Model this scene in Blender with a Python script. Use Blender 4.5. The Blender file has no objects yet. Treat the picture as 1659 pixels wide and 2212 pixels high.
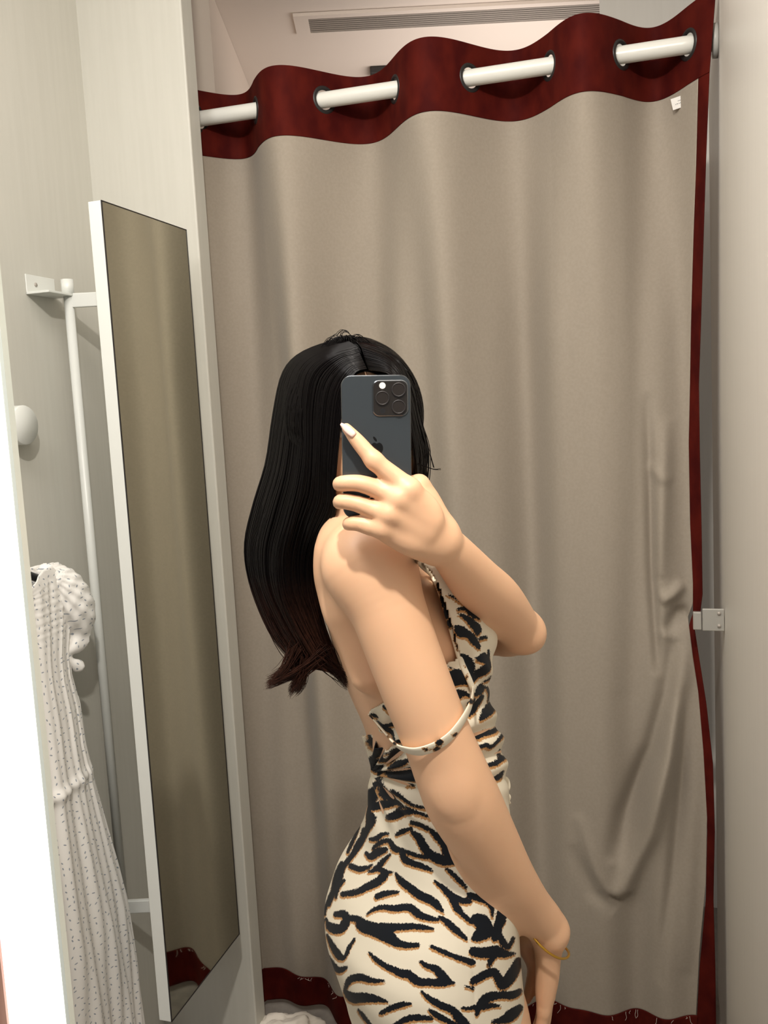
import bpy, bmesh, math, random
import numpy as np
from mathutils import Vector, Matrix, noise
from mathutils.bvhtree import BVHTree
random.seed(7); rng = np.random.default_rng(7)
S = bpy.context.scene
C = S.collection
PI = math.pi

# ------------------------------------------------------------------ camera
F, TH, PH = 1950.0, math.radians(6.6), math.radians(3.03)
CAM = np.array([0.0, 0.0, 1.65])
_f = np.array([0, math.cos(TH), -math.sin(TH)]); _r0 = np.array([1.0, 0, 0]); _u0 = np.array([0, math.sin(TH), math.cos(TH)])
_r = _r0*math.cos(PH) - _u0*math.sin(PH); _u = _u0*math.cos(PH) + _r0*math.sin(PH)
cam = bpy.data.objects.new('camera', bpy.data.cameras.new('camera')); C.objects.link(cam)
cam.data.sensor_fit = 'VERTICAL'; cam.data.sensor_height = 24.0; cam.data.lens = F/2212*24
cam.data.clip_start = 0.02
cam.matrix_world = Matrix(((_r[0], _u[0], -_f[0], 0), (_r[1], _u[1], -_f[1], 0), (_r[2], _u[2], -_f[2], 1.65), (0, 0, 0, 1)))
S.camera = cam
S.view_settings.view_transform = 'Standard'; S.view_settings.look = 'None'
S.view_settings.gamma = 1.0; S.view_settings.exposure = 0.0; S.view_settings.use_curve_mapping = False

# room axes: Rv runs right along the curtain, Dv runs from the camera side to the curtain
YAW = math.radians(17.0)
Rv = np.array([math.cos(YAW), -math.sin(YAW), 0]); Dv = np.array([math.sin(YAW), math.cos(YAW), 0])
def ray(px, py): return _f*F + _r*(px-829.5) + _u*(1106-py)
def K(px, py, y):
    d = ray(px, py); return CAM + d*(y/d[1])
def KD(px, py, D):                      # point on the plane at room depth D
    d = ray(px, py); return CAM + d*(D/d.dot(Dv))
def KR(px, py, R):
    d = ray(px, py); return CAM + d*(R/d.dot(Rv))
def KZ(px, py, z):
    d = ray(px, py); return CAM + d*((z-1.65)/d[2])
def RD(p): return float(p.dot(Rv)), float(p.dot(Dv)), float(p[2])
def W(R, D, z): return Rv*R + Dv*D + np.array([0, 0, z])
def proj(P):                            # points -> photo pixels
    q = P - CAM; w = q@_f
    return 829.5 + F*(q@_r)/w, 1106 - F*(q@_u)/w

# ------------------------------------------------------------------ world and lights
wd = bpy.data.worlds.new('world'); S.world = wd; wd.use_nodes = True
wd.node_tree.nodes['Background'].inputs[0].default_value = (1.0, .96, .92, 1)
wd.node_tree.nodes['Background'].inputs[1].default_value = 0.30
def area(name, loc, look, size, power, col, sy=None):
    l = bpy.data.lights.new(name, 'AREA'); l.energy = power; l.color = col; l.size = size
    if sy: l.shape = 'RECTANGLE'; l.size_y = sy
    o = bpy.data.objects.new(name, l); C.objects.link(o); o.location = loc
    o.rotation_euler = (Vector(look)-Vector(loc)).to_track_quat('-Z', 'Y').to_euler()
    return o
area('downlight_front', (-0.05, 0.12, 2.80), (0.0, 1.12, 1.3), 0.07, 28, (1.0, .94, .86))
area('fill_room', (-0.30, 1.1, 2.95), (-0.25, 1.1, 0), 0.7, 8, (1.0, .96, .91))  # added soft overhead fill, not a visible fixture
area('fill_side', (-0.65, 0.5, 2.9), (0.45, 1.0, 1.6), 0.5, 15, (1.0, .97, .93))  # added fill aimed across the cubicle to brighten the right wall
area('fill_corridor', (0.6, 3.6, 2.4), (0.4, 4.0, 3.0), 1.0, 7, (1.0, .90, .83))  # unseen fill lamp aimed up at the corridor ceiling

# ------------------------------------------------------------------ materials
def mat(name, col, rough=.6, metal=0, **kw):
    m = bpy.data.materials.new(name); m.use_nodes = True
    b = m.node_tree.nodes['Principled BSDF']
    b.inputs['Base Color'].default_value = (*col, 1); b.inputs['Roughness'].default_value = rough; b.inputs['Metallic'].default_value = metal
    for k, v in kw.items(): b.inputs[k.replace('_', ' ')].default_value = v
    return m
def nd(m, t, **kw):
    n = m.node_tree.nodes.new(t)
    for k, v in kw.items(): setattr(n, k, v)
    return n
def lk(m, a, b): m.node_tree.links.new(a, b)
def bsdf(m): return m.node_tree.nodes['Principled BSDF']
def s2l(r, g, b): return tuple(((c/255)/12.92 if c/255 <= .04045 else ((c/255+.055)/1.055)**2.4) for c in (r, g, b))
def noisy(m, c1, c2, scale, sc=(1, 1, 1), bump=0.0, detail=4, dist=.002):
    tc = nd(m, 'ShaderNodeTexCoord'); mp = nd(m, 'ShaderNodeMapping'); mp.inputs['Scale'].default_value = sc
    n = nd(m, 'ShaderNodeTexNoise'); n.inputs['Scale'].default_value = scale; n.inputs['Detail'].default_value = detail
    r = nd(m, 'ShaderNodeValToRGB'); r.color_ramp.elements[0].position = .35; r.color_ramp.elements[1].position = .65
    r.color_ramp.elements[0].color = (*c1, 1); r.color_ramp.elements[1].color = (*c2, 1)
    lk(m, tc.outputs['Object'], mp.inputs[0]); lk(m, mp.outputs[0], n.inputs['Vector']); lk(m, n.outputs['Fac'], r.inputs[0]); lk(m, r.outputs[0], bsdf(m).inputs['Base Color'])
    if bump:
        bp = nd(m, 'ShaderNodeBump'); bp.inputs['Strength'].default_value = bump; bp.inputs['Distance'].default_value = dist
        lk(m, n.outputs['Fac'], bp.inputs['Height']); lk(m, bp.outputs[0], bsdf(m).inputs['Normal'])
    return m
M = {}
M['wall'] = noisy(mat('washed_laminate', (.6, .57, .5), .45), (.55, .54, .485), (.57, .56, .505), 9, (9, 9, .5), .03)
M['wall_bright'] = noisy(mat('washed_laminate_brightened', (.6, .57, .5), .4), (.74, .71, .65), (.76, .73, .67), 9, (9, 9, .5), .03)  # same laminate, coloured lighter to stand in for light on the right wall
M['plaster'] = mat('corridor_plaster', (.80, .70, .61), .9)
M['ceil'] = mat('ceiling_paint', (.86, .77, .69), .9)
M['floor'] = noisy(mat('floor_vinyl', (.3, .28, .25), .5), (.24, .22, .20), (.30, .28, .25), 30)
M['white'] = mat('white_enamel', (.70, .715, .68), .35)
M['rodwhite'] = mat('white_rod_enamel', (.72, .72, .67), .3)
M['vent'] = mat('vent_aluminium', (.42, .38, .34), .45, .2)
M['dark'] = mat('dark_plastic', (.01, .01, .011), .35)
M['black'] = mat('black_metal', (.025, .022, .022), .4, .3)
M['mirror'] = mat('mirror_glass', (.70, .71, .61), .03, 1.0)
M['grey'] = noisy(mat('taupe_curtain_cloth', (.4, .34, .27), .85), (.298, .256, .205), (.318, .274, .221), 160, (1, 1, 1), .15, 3, .0004)
bsdf(M['grey']).inputs['Sheen Weight'].default_value = .1
M['red'] = noisy(mat('oxblood_velvet', (.1, .01, .01), .75), (.045, .0030, .0025), (.078, .007, .004), 25, (1, 1, .6), .2, 5, .0006)
bsdf(M['red']).inputs['Specular IOR Level'].default_value = .08; bsdf(M['red']).inputs['Sheen Weight'].default_value = .03; bsdf(M['red']).inputs['Sheen Tint'].default_value = (.8, .2, .12, 1)
M['steel'] = mat('satin_steel', (.55, .54, .50), .35, .6)
M['gold'] = mat('gold', (.72, .42, .07), .25, 1.0)
M['skin'] = mat('skin', (.78, .470, .285), .45, 0, Subsurface_Weight=.12, Subsurface_Scale=.01)
bsdf(M['skin']).inputs['Subsurface Radius'].default_value = (1.0, .35, .2)
M['nail'] = mat('nail', (.85, .58, .50), .18)
M['lip'] = mat('lips', (.55, .16, .14), .4)
M['eye'] = mat('eye_white', (.8, .78, .74), .15)
M['led'] = mat('led_diffuser', (.9, .9, .9), .5)
bsdf(M['led']).inputs['Emission Color'].default_value = (1, 1, 1, 1); bsdf(M['led']).inputs['Emission Strength'].default_value = 1.8
M['edge'] = mat('bevelled_glass_edge', (.84, .90, .84), .25)
M['pinkwood'] = noisy(mat('pink_wood', (.4, .2, .16), .5), (.42, .20, .15), (.62, .36, .28), 12, (12, 12, .6))
M['phone'] = mat('graphite_glass', (.050, .060, .068), .28, .35)
M['frame'] = mat('graphite_steel', (.14, .15, .16), .22, 1.0)
M['bump'] = mat('camera_glass', (.018, .015, .013), .06)
M['lens'] = mat('lens_glass', (.02, .016, .014), .03)
M['flash'] = mat('flash_lens', (.75, .75, .70), .2)
M['logo'] = mat('glossy_black_mark', (.004, .004, .004), .1)
M['tag'] = mat('white_label', (.75, .73, .70), .8)
M['hair'] = mat('black_hair', (.003, .0022, .0022), .24, 0, Specular_IOR_Level=.14)
M['hairtip'] = mat('brown_hair_tips', (.035, .012, .007), .35)
def hair_mat(m):
    g = nd(m, 'ShaderNodeNewGeometry'); sp = nd(m, 'ShaderNodeSeparateXYZ'); mr = nd(m, 'ShaderNodeMapRange')
    mr.inputs[1].default_value = 1.45; mr.inputs[2].default_value = 1.34; mr.clamp = True
    at = nd(m, 'ShaderNodeTexNoise'); at.inputs['Scale'].default_value = 60
    mx = nd(m, 'ShaderNodeMix', data_type='RGBA'); mx.inputs['A'].default_value = (.003, .0022, .0022, 1); mx.inputs['B'].default_value = (.06, .021, .012, 1)
    mu = nd(m, 'ShaderNodeMath', operation='MULTIPLY')
    lk(m, g.outputs['Position'], sp.inputs[0]); lk(m, sp.outputs['Z'], mr.inputs[0]); lk(m, mr.outputs[0], mu.inputs[0]); lk(m, at.outputs['Fac'], mu.inputs[1])
    lk(m, mu.outputs[0], mx.inputs['Factor']); lk(m, mx.outputs['Result'], bsdf(m).inputs['Base Color'])
hair_mat(M['hair'])
def print_mat():
    m = mat('tiger_print_satin', (.8, .75, .6), .5, 0, Specular_IOR_Level=.2)
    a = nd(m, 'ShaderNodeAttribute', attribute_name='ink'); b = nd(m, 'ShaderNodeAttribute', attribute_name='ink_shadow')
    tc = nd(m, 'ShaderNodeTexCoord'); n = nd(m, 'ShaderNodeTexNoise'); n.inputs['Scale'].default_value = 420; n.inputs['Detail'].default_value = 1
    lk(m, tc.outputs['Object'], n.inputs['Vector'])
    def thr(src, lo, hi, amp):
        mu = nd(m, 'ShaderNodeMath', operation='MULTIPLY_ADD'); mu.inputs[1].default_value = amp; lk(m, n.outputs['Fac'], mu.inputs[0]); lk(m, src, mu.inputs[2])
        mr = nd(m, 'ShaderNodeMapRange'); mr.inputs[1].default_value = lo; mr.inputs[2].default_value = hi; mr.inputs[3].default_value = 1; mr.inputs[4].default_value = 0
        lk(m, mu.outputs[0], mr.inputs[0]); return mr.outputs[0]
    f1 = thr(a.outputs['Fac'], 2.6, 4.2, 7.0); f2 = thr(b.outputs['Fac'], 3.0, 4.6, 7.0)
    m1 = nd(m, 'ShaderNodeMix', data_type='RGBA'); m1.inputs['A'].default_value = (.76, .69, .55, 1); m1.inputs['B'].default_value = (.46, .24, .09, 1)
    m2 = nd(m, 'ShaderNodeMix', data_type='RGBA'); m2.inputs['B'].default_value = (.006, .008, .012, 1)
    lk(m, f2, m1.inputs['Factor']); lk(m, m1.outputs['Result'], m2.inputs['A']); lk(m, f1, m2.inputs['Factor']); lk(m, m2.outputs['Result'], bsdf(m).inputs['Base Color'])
    return m
M['tiger'] = print_mat()
def dash_mat():
    m = mat('white_cotton_with_blue_dashes', (.8, .77, .72), .85)
    tc = nd(m, 'ShaderNodeTexCoord'); vr = nd(m, 'ShaderNodeVectorRotate'); vr.rotation_type = 'Z_AXIS'; vr.inputs['Angle'].default_value = YAW
    sp = nd(m, 'ShaderNodeSeparateXYZ'); cb = nd(m, 'ShaderNodeCombineXYZ')
    lk(m, tc.outputs['Object'], vr.inputs['Vector']); lk(m, vr.outputs[0], sp.inputs[0]); lk(m, sp.outputs['Y'], cb.inputs['X']); lk(m, sp.outputs['Z'], cb.inputs['Y'])
    v = nd(m, 'ShaderNodeTexVoronoi'); v.voronoi_dimensions = '2D'; v.inputs['Scale'].default_value = 64; v.inputs['Randomness'].default_value = .6
    lk(m, cb.outputs[0], v.inputs['Vector'])
    su = nd(m, 'ShaderNodeVectorMath', operation='SUBTRACT'); lk(m, cb.outputs[0], su.inputs[0]); lk(m, v.outputs['Position'], su.inputs[1])
    se = nd(m, 'ShaderNodeSeparateColor'); lk(m, v.outputs['Color'], se.inputs[0]); mu = nd(m, 'ShaderNodeMath', operation='MULTIPLY'); mu.inputs[1].default_value = 6.28; lk(m, se.outputs[0], mu.inputs[0])
    r2 = nd(m, 'ShaderNodeVectorRotate'); r2.rotation_type = 'Z_AXIS'; lk(m, su.outputs[0], r2.inputs['Vector']); lk(m, mu.outputs[0], r2.inputs['Angle'])
    sc = nd(m, 'ShaderNodeVectorMath', operation='MULTIPLY'); sc.inputs[1].default_value = (1, 2.3, 1); lk(m, r2.outputs[0], sc.inputs[0])
    ln = nd(m, 'ShaderNodeVectorMath', operation='LENGTH'); lk(m, sc.outputs[0], ln.inputs[0])
    mr = nd(m, 'ShaderNodeMapRange'); mr.inputs[1].default_value = .0024; mr.inputs[2].default_value = .0034; lk(m, ln.outputs['Value'], mr.inputs[0])
    mx = nd(m, 'ShaderNodeMix', data_type='RGBA'); mx.inputs['A'].default_value = (.30, .33, .37, 1); mx.inputs['B'].default_value = (.86, .84, .80, 1)
    lk(m, mr.outputs[0], mx.inputs['Factor']); lk(m, mx.outputs['Result'], bsdf(m).inputs['Base Color'])
    return m
M['dash'] = dash_mat()
M['cotton'] = mat('cream_cotton', (.78, .72, .64), .9)

# ------------------------------------------------------------------ object helpers
def tag(o, label=None, cat=None, group=None, kind=None):
    if label: o['label'] = label
    if cat: o['category'] = cat
    if group: o['group'] = group
    if kind: o['kind'] = kind
    return o
def obj(name, verts, faces, m, parent=None, smooth=False):
    me = bpy.data.meshes.new(name)
    me.from_pydata([tuple(map(float, v)) for v in verts], [], [tuple(map(int, f)) for f in faces]); me.update()
    o = bpy.data.objects.new(name, me); C.objects.link(o)
    if m: me.materials.append(m)
    if parent: o.parent = parent
    if smooth: me.shade_smooth()
    return o
def bobj(name, bm, m, parent=None, smooth=False):
    me = bpy.data.meshes.new(name); bm.to_mesh(me); bm.free(); me.materials.append(m)
    o = bpy.data.objects.new(name, me); C.objects.link(o)
    if parent: o.parent = parent
    if smooth: me.shade_smooth()
    return o
def empty(name, loc=(0, 0, 0)):
    o = bpy.data.objects.new(name, None); C.objects.link(o); o.location = loc; o.empty_display_size = .05; return o
def bm_box(bm, ax, org, lo, hi, bev=0):   # box in frame ax (3 axes), origin org
    r = bmesh.ops.create_cube(bm, size=1.0)['verts']
    A = np.array(ax).T
    for v in r:
        l = np.array([lo[i] + (v.co[i]+.5)*(hi[i]-lo[i]) for i in range(3)])
        v.co = Vector(np.array(org) + A@l)
    if bev:
        es = list({e for v in r for e in v.link_edges})
        bmesh.ops.bevel(bm, geom=es, offset=bev, segments=3, affect='EDGES', profile=.5)
ROOM = (Rv, Dv, np.array([0, 0, 1.0])); WLD = (np.array([1., 0, 0]), np.array([0, 1., 0]), np.array([0, 0, 1.]))
def box(name, lo, hi, m, parent=None, ax=ROOM, org=(0, 0, 0), bev=0, smooth=False):
    bm = bmesh.new(); bm_box(bm, ax, org, lo, hi, bev); bmesh.ops.recalc_face_normals(bm, faces=bm.faces)
    return bobj(name, bm, m, parent, smooth)
def frames(pts):
    P = [np.array(p, float) for p in pts]; T = []
    for i in range(len(P)):
        t = P[min(i+1, len(P)-1)] - P[max(i-1, 0)]; T.append(t/(np.linalg.norm(t)+1e-12))
    return P, T
def sweep(pts, rad, n=12, up=(0, 0, 1), flat=None, cap=True):   # tube; flat = (half width along side vector, half thickness)
    P, T = frames(pts); V = []; Fc = []
    s = None
    for i, (p, t) in enumerate(zip(P, T)):
        if s is None:
            u = np.array(up, float)
            if abs(u.dot(t)) > .95: u = np.array([1., 0, 0])
            s = np.cross(t, u)
        else: s = s - t*s.dot(t)
        s /= np.linalg.norm(s); w = np.cross(t, s)
        r = rad[i] if hasattr(rad, '__len__') else rad
        for k in range(n):
            a = 2*PI*k/n
            if flat is not None: V.append(p + s*math.cos(a)*flat[0]*r + w*math.sin(a)*flat[1]*r)
            else: V.append(p + (s*math.cos(a) + w*math.sin(a))*r)
    m = len(P)
    for i in range(m-1):
        for k in range(n):
            Fc.append((i*n+k, i*n+(k+1) % n, (i+1)*n+(k+1) % n, (i+1)*n+k))
    if cap: Fc.append(tuple(range(n-1, -1, -1))); Fc.append(tuple((m-1)*n+k for k in range(n)))
    return V, Fc
def tube(name, pts, rad, m, parent=None, n=12, **kw):
    V, Fc = sweep(pts, rad, n, **kw); return obj(name, V, Fc, m, parent, True)
def cr(pts, n):                         # Catmull-Rom resample
    P = np.array(pts, float); m = len(P); out = []
    for t in np.linspace(0, m-1, n):
        i = min(int(t), m-2); u = t-i
        p0, p1, p2, p3 = P[max(i-1, 0)], P[i], P[i+1], P[min(i+2, m-1)]
        out.append(.5*((2*p1)+(-p0+p2)*u+(2*p0-5*p1+4*p2-p3)*u*u+(-p0+3*p1-3*p2+p3)*u**3))
    return np.array(out)
def ring_bm(bm, c, ax, R, r, N=32, n=10):
    ax = np.array(ax)/np.linalg.norm(ax); u = np.cross(ax, [0, 0, 1.0]); u /= np.linalg.norm(u); v = np.cross(ax, u)
    vs = []
    for i in range(N):
        a = 2*PI*i/N; d = u*math.cos(a)+v*math.sin(a)
        for k in range(n):
            b = 2*PI*k/n; vs.append(bm.verts.new(Vector(c + d*(R+r*math.cos(b)) + ax*r*.7*math.sin(b))))
    for i in range(N):
        for k in range(n):
            bm.faces.new((vs[i*n+k], vs[((i+1) % N)*n+k], vs[((i+1) % N)*n+(k+1) % n], vs[i*n+(k+1) % n]))

# ------------------------------------------------------------------ setting
DC = 2.115                               # curtain plane depth
RA = -1.29                               # left partition plane
_p = KD(390, 0, 1.96); RB = RD(_p)[0]    # right edge of the return board
RR = RD(KD(1557, 98, DC))[0]-.006             # right partition plane
ZC = 3.0
tag(box('floor', (-3.0, -1.5, -.1), (3.0, 6.0, 0), M['floor']), kind='structure')
tag(box('ceiling', (-4, -1.5, ZC), (4.0, 6.0, ZC+.08), M['ceil'], ax=WLD), kind='structure')
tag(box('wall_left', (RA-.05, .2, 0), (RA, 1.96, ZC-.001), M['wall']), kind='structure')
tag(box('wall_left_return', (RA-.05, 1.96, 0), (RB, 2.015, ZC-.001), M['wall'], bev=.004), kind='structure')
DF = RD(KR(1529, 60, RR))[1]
tag(box('wall_right', (RR, .25, 0), (RR+.06, DF, ZC-.001), M['wall_bright']), kind='structure')
# far corridor: pale partition facing us, left corridor wall
q = KD(1295, 20, 2.9); R0 = RD(q)[0]
tag(box('wall_back', (R0, 2.9, 0), (R0+1.6, 2.96, ZC-.001), M['wall_bright']), kind='structure')
q = K(458, 100, 3.0)
tag(box('wall_corridor', (q[0]-1.8, 3.0, 0), (q[0], 6.0, ZC-.001), M['plaster'], ax=WLD), kind='structure')
tag(box('wall_far', (-3.6, 5.6, 0), (3.0, 5.7, ZC-.001), M['plaster'], ax=WLD), kind='structure')

# ceiling vent
a = KZ(632, 28, ZC); b = KZ(1300, -8, ZC); c = KZ(655, 72, ZC)
vt = empty('ceiling_vent', (float(a[0]), float(a[1]), ZC))
tag(vt, 'long slotted grey air vent in the ceiling above the red curtain top', 'air vent')
ex = b-a; ex[2] = 0; L = np.linalg.norm(ex)+.6; ex /= np.linalg.norm(ex); ey = np.array([-ex[1], ex[0], 0]); wv = abs((c-a).dot(ey)); sg = np.sign((c-a).dot(ey))
ay = ey*sg
def vpart(name, x0, x1, y0, y1, z0, z1, m): 
    o = box(name, (x0, y0, z0), (x1, y1, z1), m, None, ax=(ex, ay, np.array([0, 0, 1.])), org=(a[0], a[1], ZC)); o.parent = vt; o.matrix_parent_inverse = Matrix.Translation(-vt.location); return o
bm = bmesh.new(); fx = (ex, ay, np.array([0, 0, 1.]))
for (x0, x1, y0, y1) in ((0, L, 0, wv*.16), (0, L, wv*.84, wv), (0, .05, wv*.16, wv*.84), (L-.05, L, wv*.16, wv*.84)): bm_box(bm, fx, (a[0], a[1], ZC), (x0, y0, -.012), (x1, y1, -.001))
o = bobj('vent_frame', bm, M['ceil']); o.parent = vt; o.matrix_parent_inverse = Matrix.Translation(-vt.location)
vpart('backing', .03, L-.03, .01, wv-.01, -.004, -.001, M['black'])
for i in range(7):
    y0 = wv*(.19+.093*i); vpart('slat', .04, L-.04, y0, y0+wv*.06, -.011, -.005, M['vent'])
# dark ceiling fitting peeking over the curtain
q = KZ(826, 150, ZC)
f_ = box('ceiling_fitting', (-.05, -.045, -.03), (.06, .05, -.001), M['black'], ax=WLD, org=(q[0], q[1], ZC), bev=.004)
tag(f_, 'small dark fitting on the ceiling just showing above the curtain top', 'ceiling fitting')

# ------------------------------------------------------------------ curtain
gp = [(430, 250), (553, 240), (700, 212), (853, 190), (1015, 165), (1187, 137), (1342, 120), (1487, 107)]
gR = [RD(KD(x, y, DC))[0] for x, y in gp]
zrod = np.mean([RD(KD(x, y, DC))[2] for x, y in gp])
zr = [RD(KD(x, y, DC))[2] for x, y in ((490, 248), (770, 203), (1095, 153), (1420, 107))]
kx = [RB-.25, RB-.08] + gR + [gR[-1]+.075]
kp = [-1.5*PI, -.5*PI] + [PI/2+i*PI for i in range(8)] + [8*PI]
def phase(R): return np.interp(R, kx, kp)
ZT = zrod+.068; ZB = zrod-.088; ZH = .128; ZF = .02
def edge(tab):
    t = []
    for y, x in tab:
        r = RD(KD(x, y, DC-.02)); t.append((r[2], r[0]))
    t.sort(); return np.array(t)
e_out = edge([(150, 1531), (350, 1524), (500, 1520), (700, 1515), (830, 1511), (975, 1513), (1156, 1517), (1290, 1519), (1335, 1514), (1366, 1502), (1450, 1515), (1528, 1527), (1657, 1541), (1804, 1545), (1950, 1542), (2098, 1546), (2250, 1548)])
e_in = edge([(150, 1509), (350, 1505), (500, 1500), (700, 1495), (830, 1493), (975, 1490), (1156, 1493), (1290, 1499), (1335, 1499), (1366, 1488), (1450, 1498), (1528, 1510), (1657, 1521), (1804, 1529), (1950, 1526), (2098, 1512), (2250, 1504)])
creases = []                              # drape ridges (+) and valleys (-) as polylines on the cloth
for amp, wd_, pts in ((.044, .024, [(1490, 1345), (1468, 1480), (1445, 1620), (1400, 1790), (1350, 1915), (1330, 1935)]),
                      (-.036, .022, [(1450, 1380), (1440, 1500), (1410, 1620), (1350, 1760), (1325, 1860)]),
                      (-.016, .014, [(1478, 1480), (1470, 1700), (1450, 1900), (1420, 2120)]),
                      (.014, .02, [(1500, 1400), (1500, 1700), (1490, 1900), (1480, 2100)]),
                      (-.022, .012, [(1398, 850), (1404, 1050), (1408, 1250), (1418, 1400), (1420, 1460)]),
                      (.016, .016, [(1440, 900), (1432, 1100), (1428, 1250)]),
                      (.020, .013, [(1425, 1300), (1455, 1285), (1478, 1265)]),
                      (-.020, .016, [(1440, 1370), (1462, 1330), (1490, 1330)]),
                      (.008, .012, [(1400, 1000), (1425, 1030), (1452, 1042)]),
                      (.010, .016, [(1250, 1750), (1290, 1870), (1325, 1930)]),
                      (-.010, .018, [(1235, 1820), (1280, 1920), (1330, 1965)]),
                      (.012, .03, [(1350, 150), (1350, 800), (1340, 1500)])):
    creases.append((amp, wd_, [RD(KD(x, y, DC)) for x, y in pts]))
def segdist(X, Y, x0, y0, x1, y1):
    dx, dy = x1-x0, y1-y0; t = np.clip(((X-x0)*dx+(Y-y0)*dy)/(dx*dx+dy*dy+1e-12), 0, 1)
    return np.hypot(X-x0-t*dx, Y-y0-t*dy), t
def cloth(R, Z):
    ph = phase(R); dn = np.clip((ZB-Z), 0, 3)
    A = .048*np.exp(-dn/.55) + .020 - .008*np.clip(dn-.9, 0, 1) + .008
    w = A*np.cos(ph)
    k = np.clip(dn/.5, 0, 1)
    w += k*(.020*np.sin(R*31+1.0+.5*Z) + .009*np.sin(R*53+2.1-.6*Z) + .006*np.sin(R*17+Z*2.2))
    low = np.clip((.55-Z)/.5, 0, 1); w += low*.020*np.sin(R*15+.9)
    for amp, wd2, p in creases:
        best = np.full(R.shape, 9.0); tt = np.zeros(R.shape); nn = len(p)-1
        for i in range(nn):
            d, t_ = segdist(R, Z, p[i][0], p[i][2], p[i+1][0], p[i+1][2]); m_ = d < best
            best = np.where(m_, d, best); tt = np.where(m_, (i+t_)/nn, tt)
        tp = np.sin(np.clip(tt, 0, 1)*PI)**.6
        w += amp*tp*np.exp(-(best/wd2)**2)
    tail = np.clip((.35-Z)/.3, 0, 1)
    return DC - w + .01*tail
def zhem(R):                             # bottom line of the taupe cloth hangs unevenly
    return ZH - .012 + .036*np.clip((R+.75)/.85, 0, 1) + .012*np.sin(R*9+.4) + .006*np.sin(R*23)
def grid(name, R, Z, m, parent, off=0.0, hole=None, thick=.0012):
    nz, nr = R.shape; D = cloth(R, Z) - off
    P = R[..., None]*Rv + D[..., None]*Dv + Z[..., None]*np.array([0, 0, 1.])
    V = P.reshape(-1, 3); idx = np.arange(nz*nr).reshape(nz, nr); Fc = []
    q = np.stack([idx[:-1, :-1], idx[:-1, 1:], idx[1:, 1:], idx[1:, :-1]], -1).reshape(-1, 4)
    if hole is not None:
        keep = np.ones(len(q), bool); cen = V[q].mean(1)
        for c_, rr in hole: keep &= np.linalg.norm(cen-c_, axis=1) > rr
        q = q[keep]
    o = obj(name, V, q, m, parent, True)
    s = o.modifiers.new('s', 'SOLIDIFY'); s.thickness = thick; s.offset = 0
    return o
cu = empty('curtain', tuple(W((RB+RR)/2, DC, 0)))
tag(cu, 'taupe fitting room curtain with oxblood red bands hanging on a white rod', 'curtain')
Tinv = Matrix.Translation(-cu.location)
RL = RB-.10
def uR(n, z, lo=None, hi=None):
    Z = np.asarray(z)[:, None]; u = np.linspace(0, 1, n)[None, :]
    r1 = np.interp(Z, e_in[:, 0], e_in[:, 1]) if hi is None else np.interp(Z, hi[:, 0], hi[:, 1])
    r0 = RL if lo is None else np.interp(Z, lo[:, 0], lo[:, 1])
    return r0 + (r1-r0)*u, np.repeat(Z, n, 1)
R_, Z_ = uR(560, np.linspace(0, 1, 300))
Rr, _ = uR(560, np.linspace(0, 1, 300)*(ZB-ZH)+ZH)
zz = np.linspace(0, 1, 300)[:, None]
Zr = zhem(Rr) + zz*(ZB+.004-zhem(Rr)); 
o = grid('cloth_panel', Rr, Zr, M['grey'], cu); parts = [o]
holes = [(W(r, DC, zrod + (np.interp(r, [RD(KD(490,248,DC))[0], RD(KD(1420,107,DC))[0]], [zr[0], zr[-1]])-zrod)), .0255) for r in gR]
# top band
n = 900; Zt = np.linspace(ZB, ZT, 90); u = np.linspace(0, 1, n)[None, :]
Rend = gR[-1]+.038 + .014*(Zt[:, None]-ZB)/(ZT-ZB)
Rt = RL + (Rend-RL)*u; Zt2 = np.repeat(Zt[:, None], n, 1) + .004*np.sin(Rt*11) + .010*np.clip((Rt-gR[-1]-.03)/.04, 0, 1)*((Zt[:, None]-ZB)/(ZT-ZB))
parts.append(grid('top_band', Rt, Zt2, M['red'], cu, .001, holes, .002))
# bottom band
Rb, _ = uR(560, np.linspace(0.02, .2, 30)); zz = np.linspace(0, 1, 30)[:, None]
zb0 = .022; Zb = zb0 + zz*(zhem(Rb)+.004-zb0)
parts.append(grid('hem_band', Rb, Zb, M['red'], cu, .0015))
Zs = np.linspace(zb0, ZB+.005, 320); Rs, Zs2 = uR(10, Zs, e_in, e_out)
parts.append(grid('edge_trim', Rs, Zs2, M['red'], cu, -.0005, None, .0016))
for c_, rr in holes:
    bm = bmesh.new(); r = RD(c_)[0]; e = .004
    tg = W(r+e, float(cloth(np.array([r+e]), np.array([c_[2]]))[0]), 0) - W(r-e, float(cloth(np.array([r-e]), np.array([c_[2]]))[0]), 0)
    nrm = np.cross(tg, [0, 0, 1.0]); ring_bm(bm, c_, nrm, .0275, .0052)
    parts.append(bobj('grommet', bm, M['black'], cu, True)); parts[-1]['label'] = 'black eyelet ring'
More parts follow.
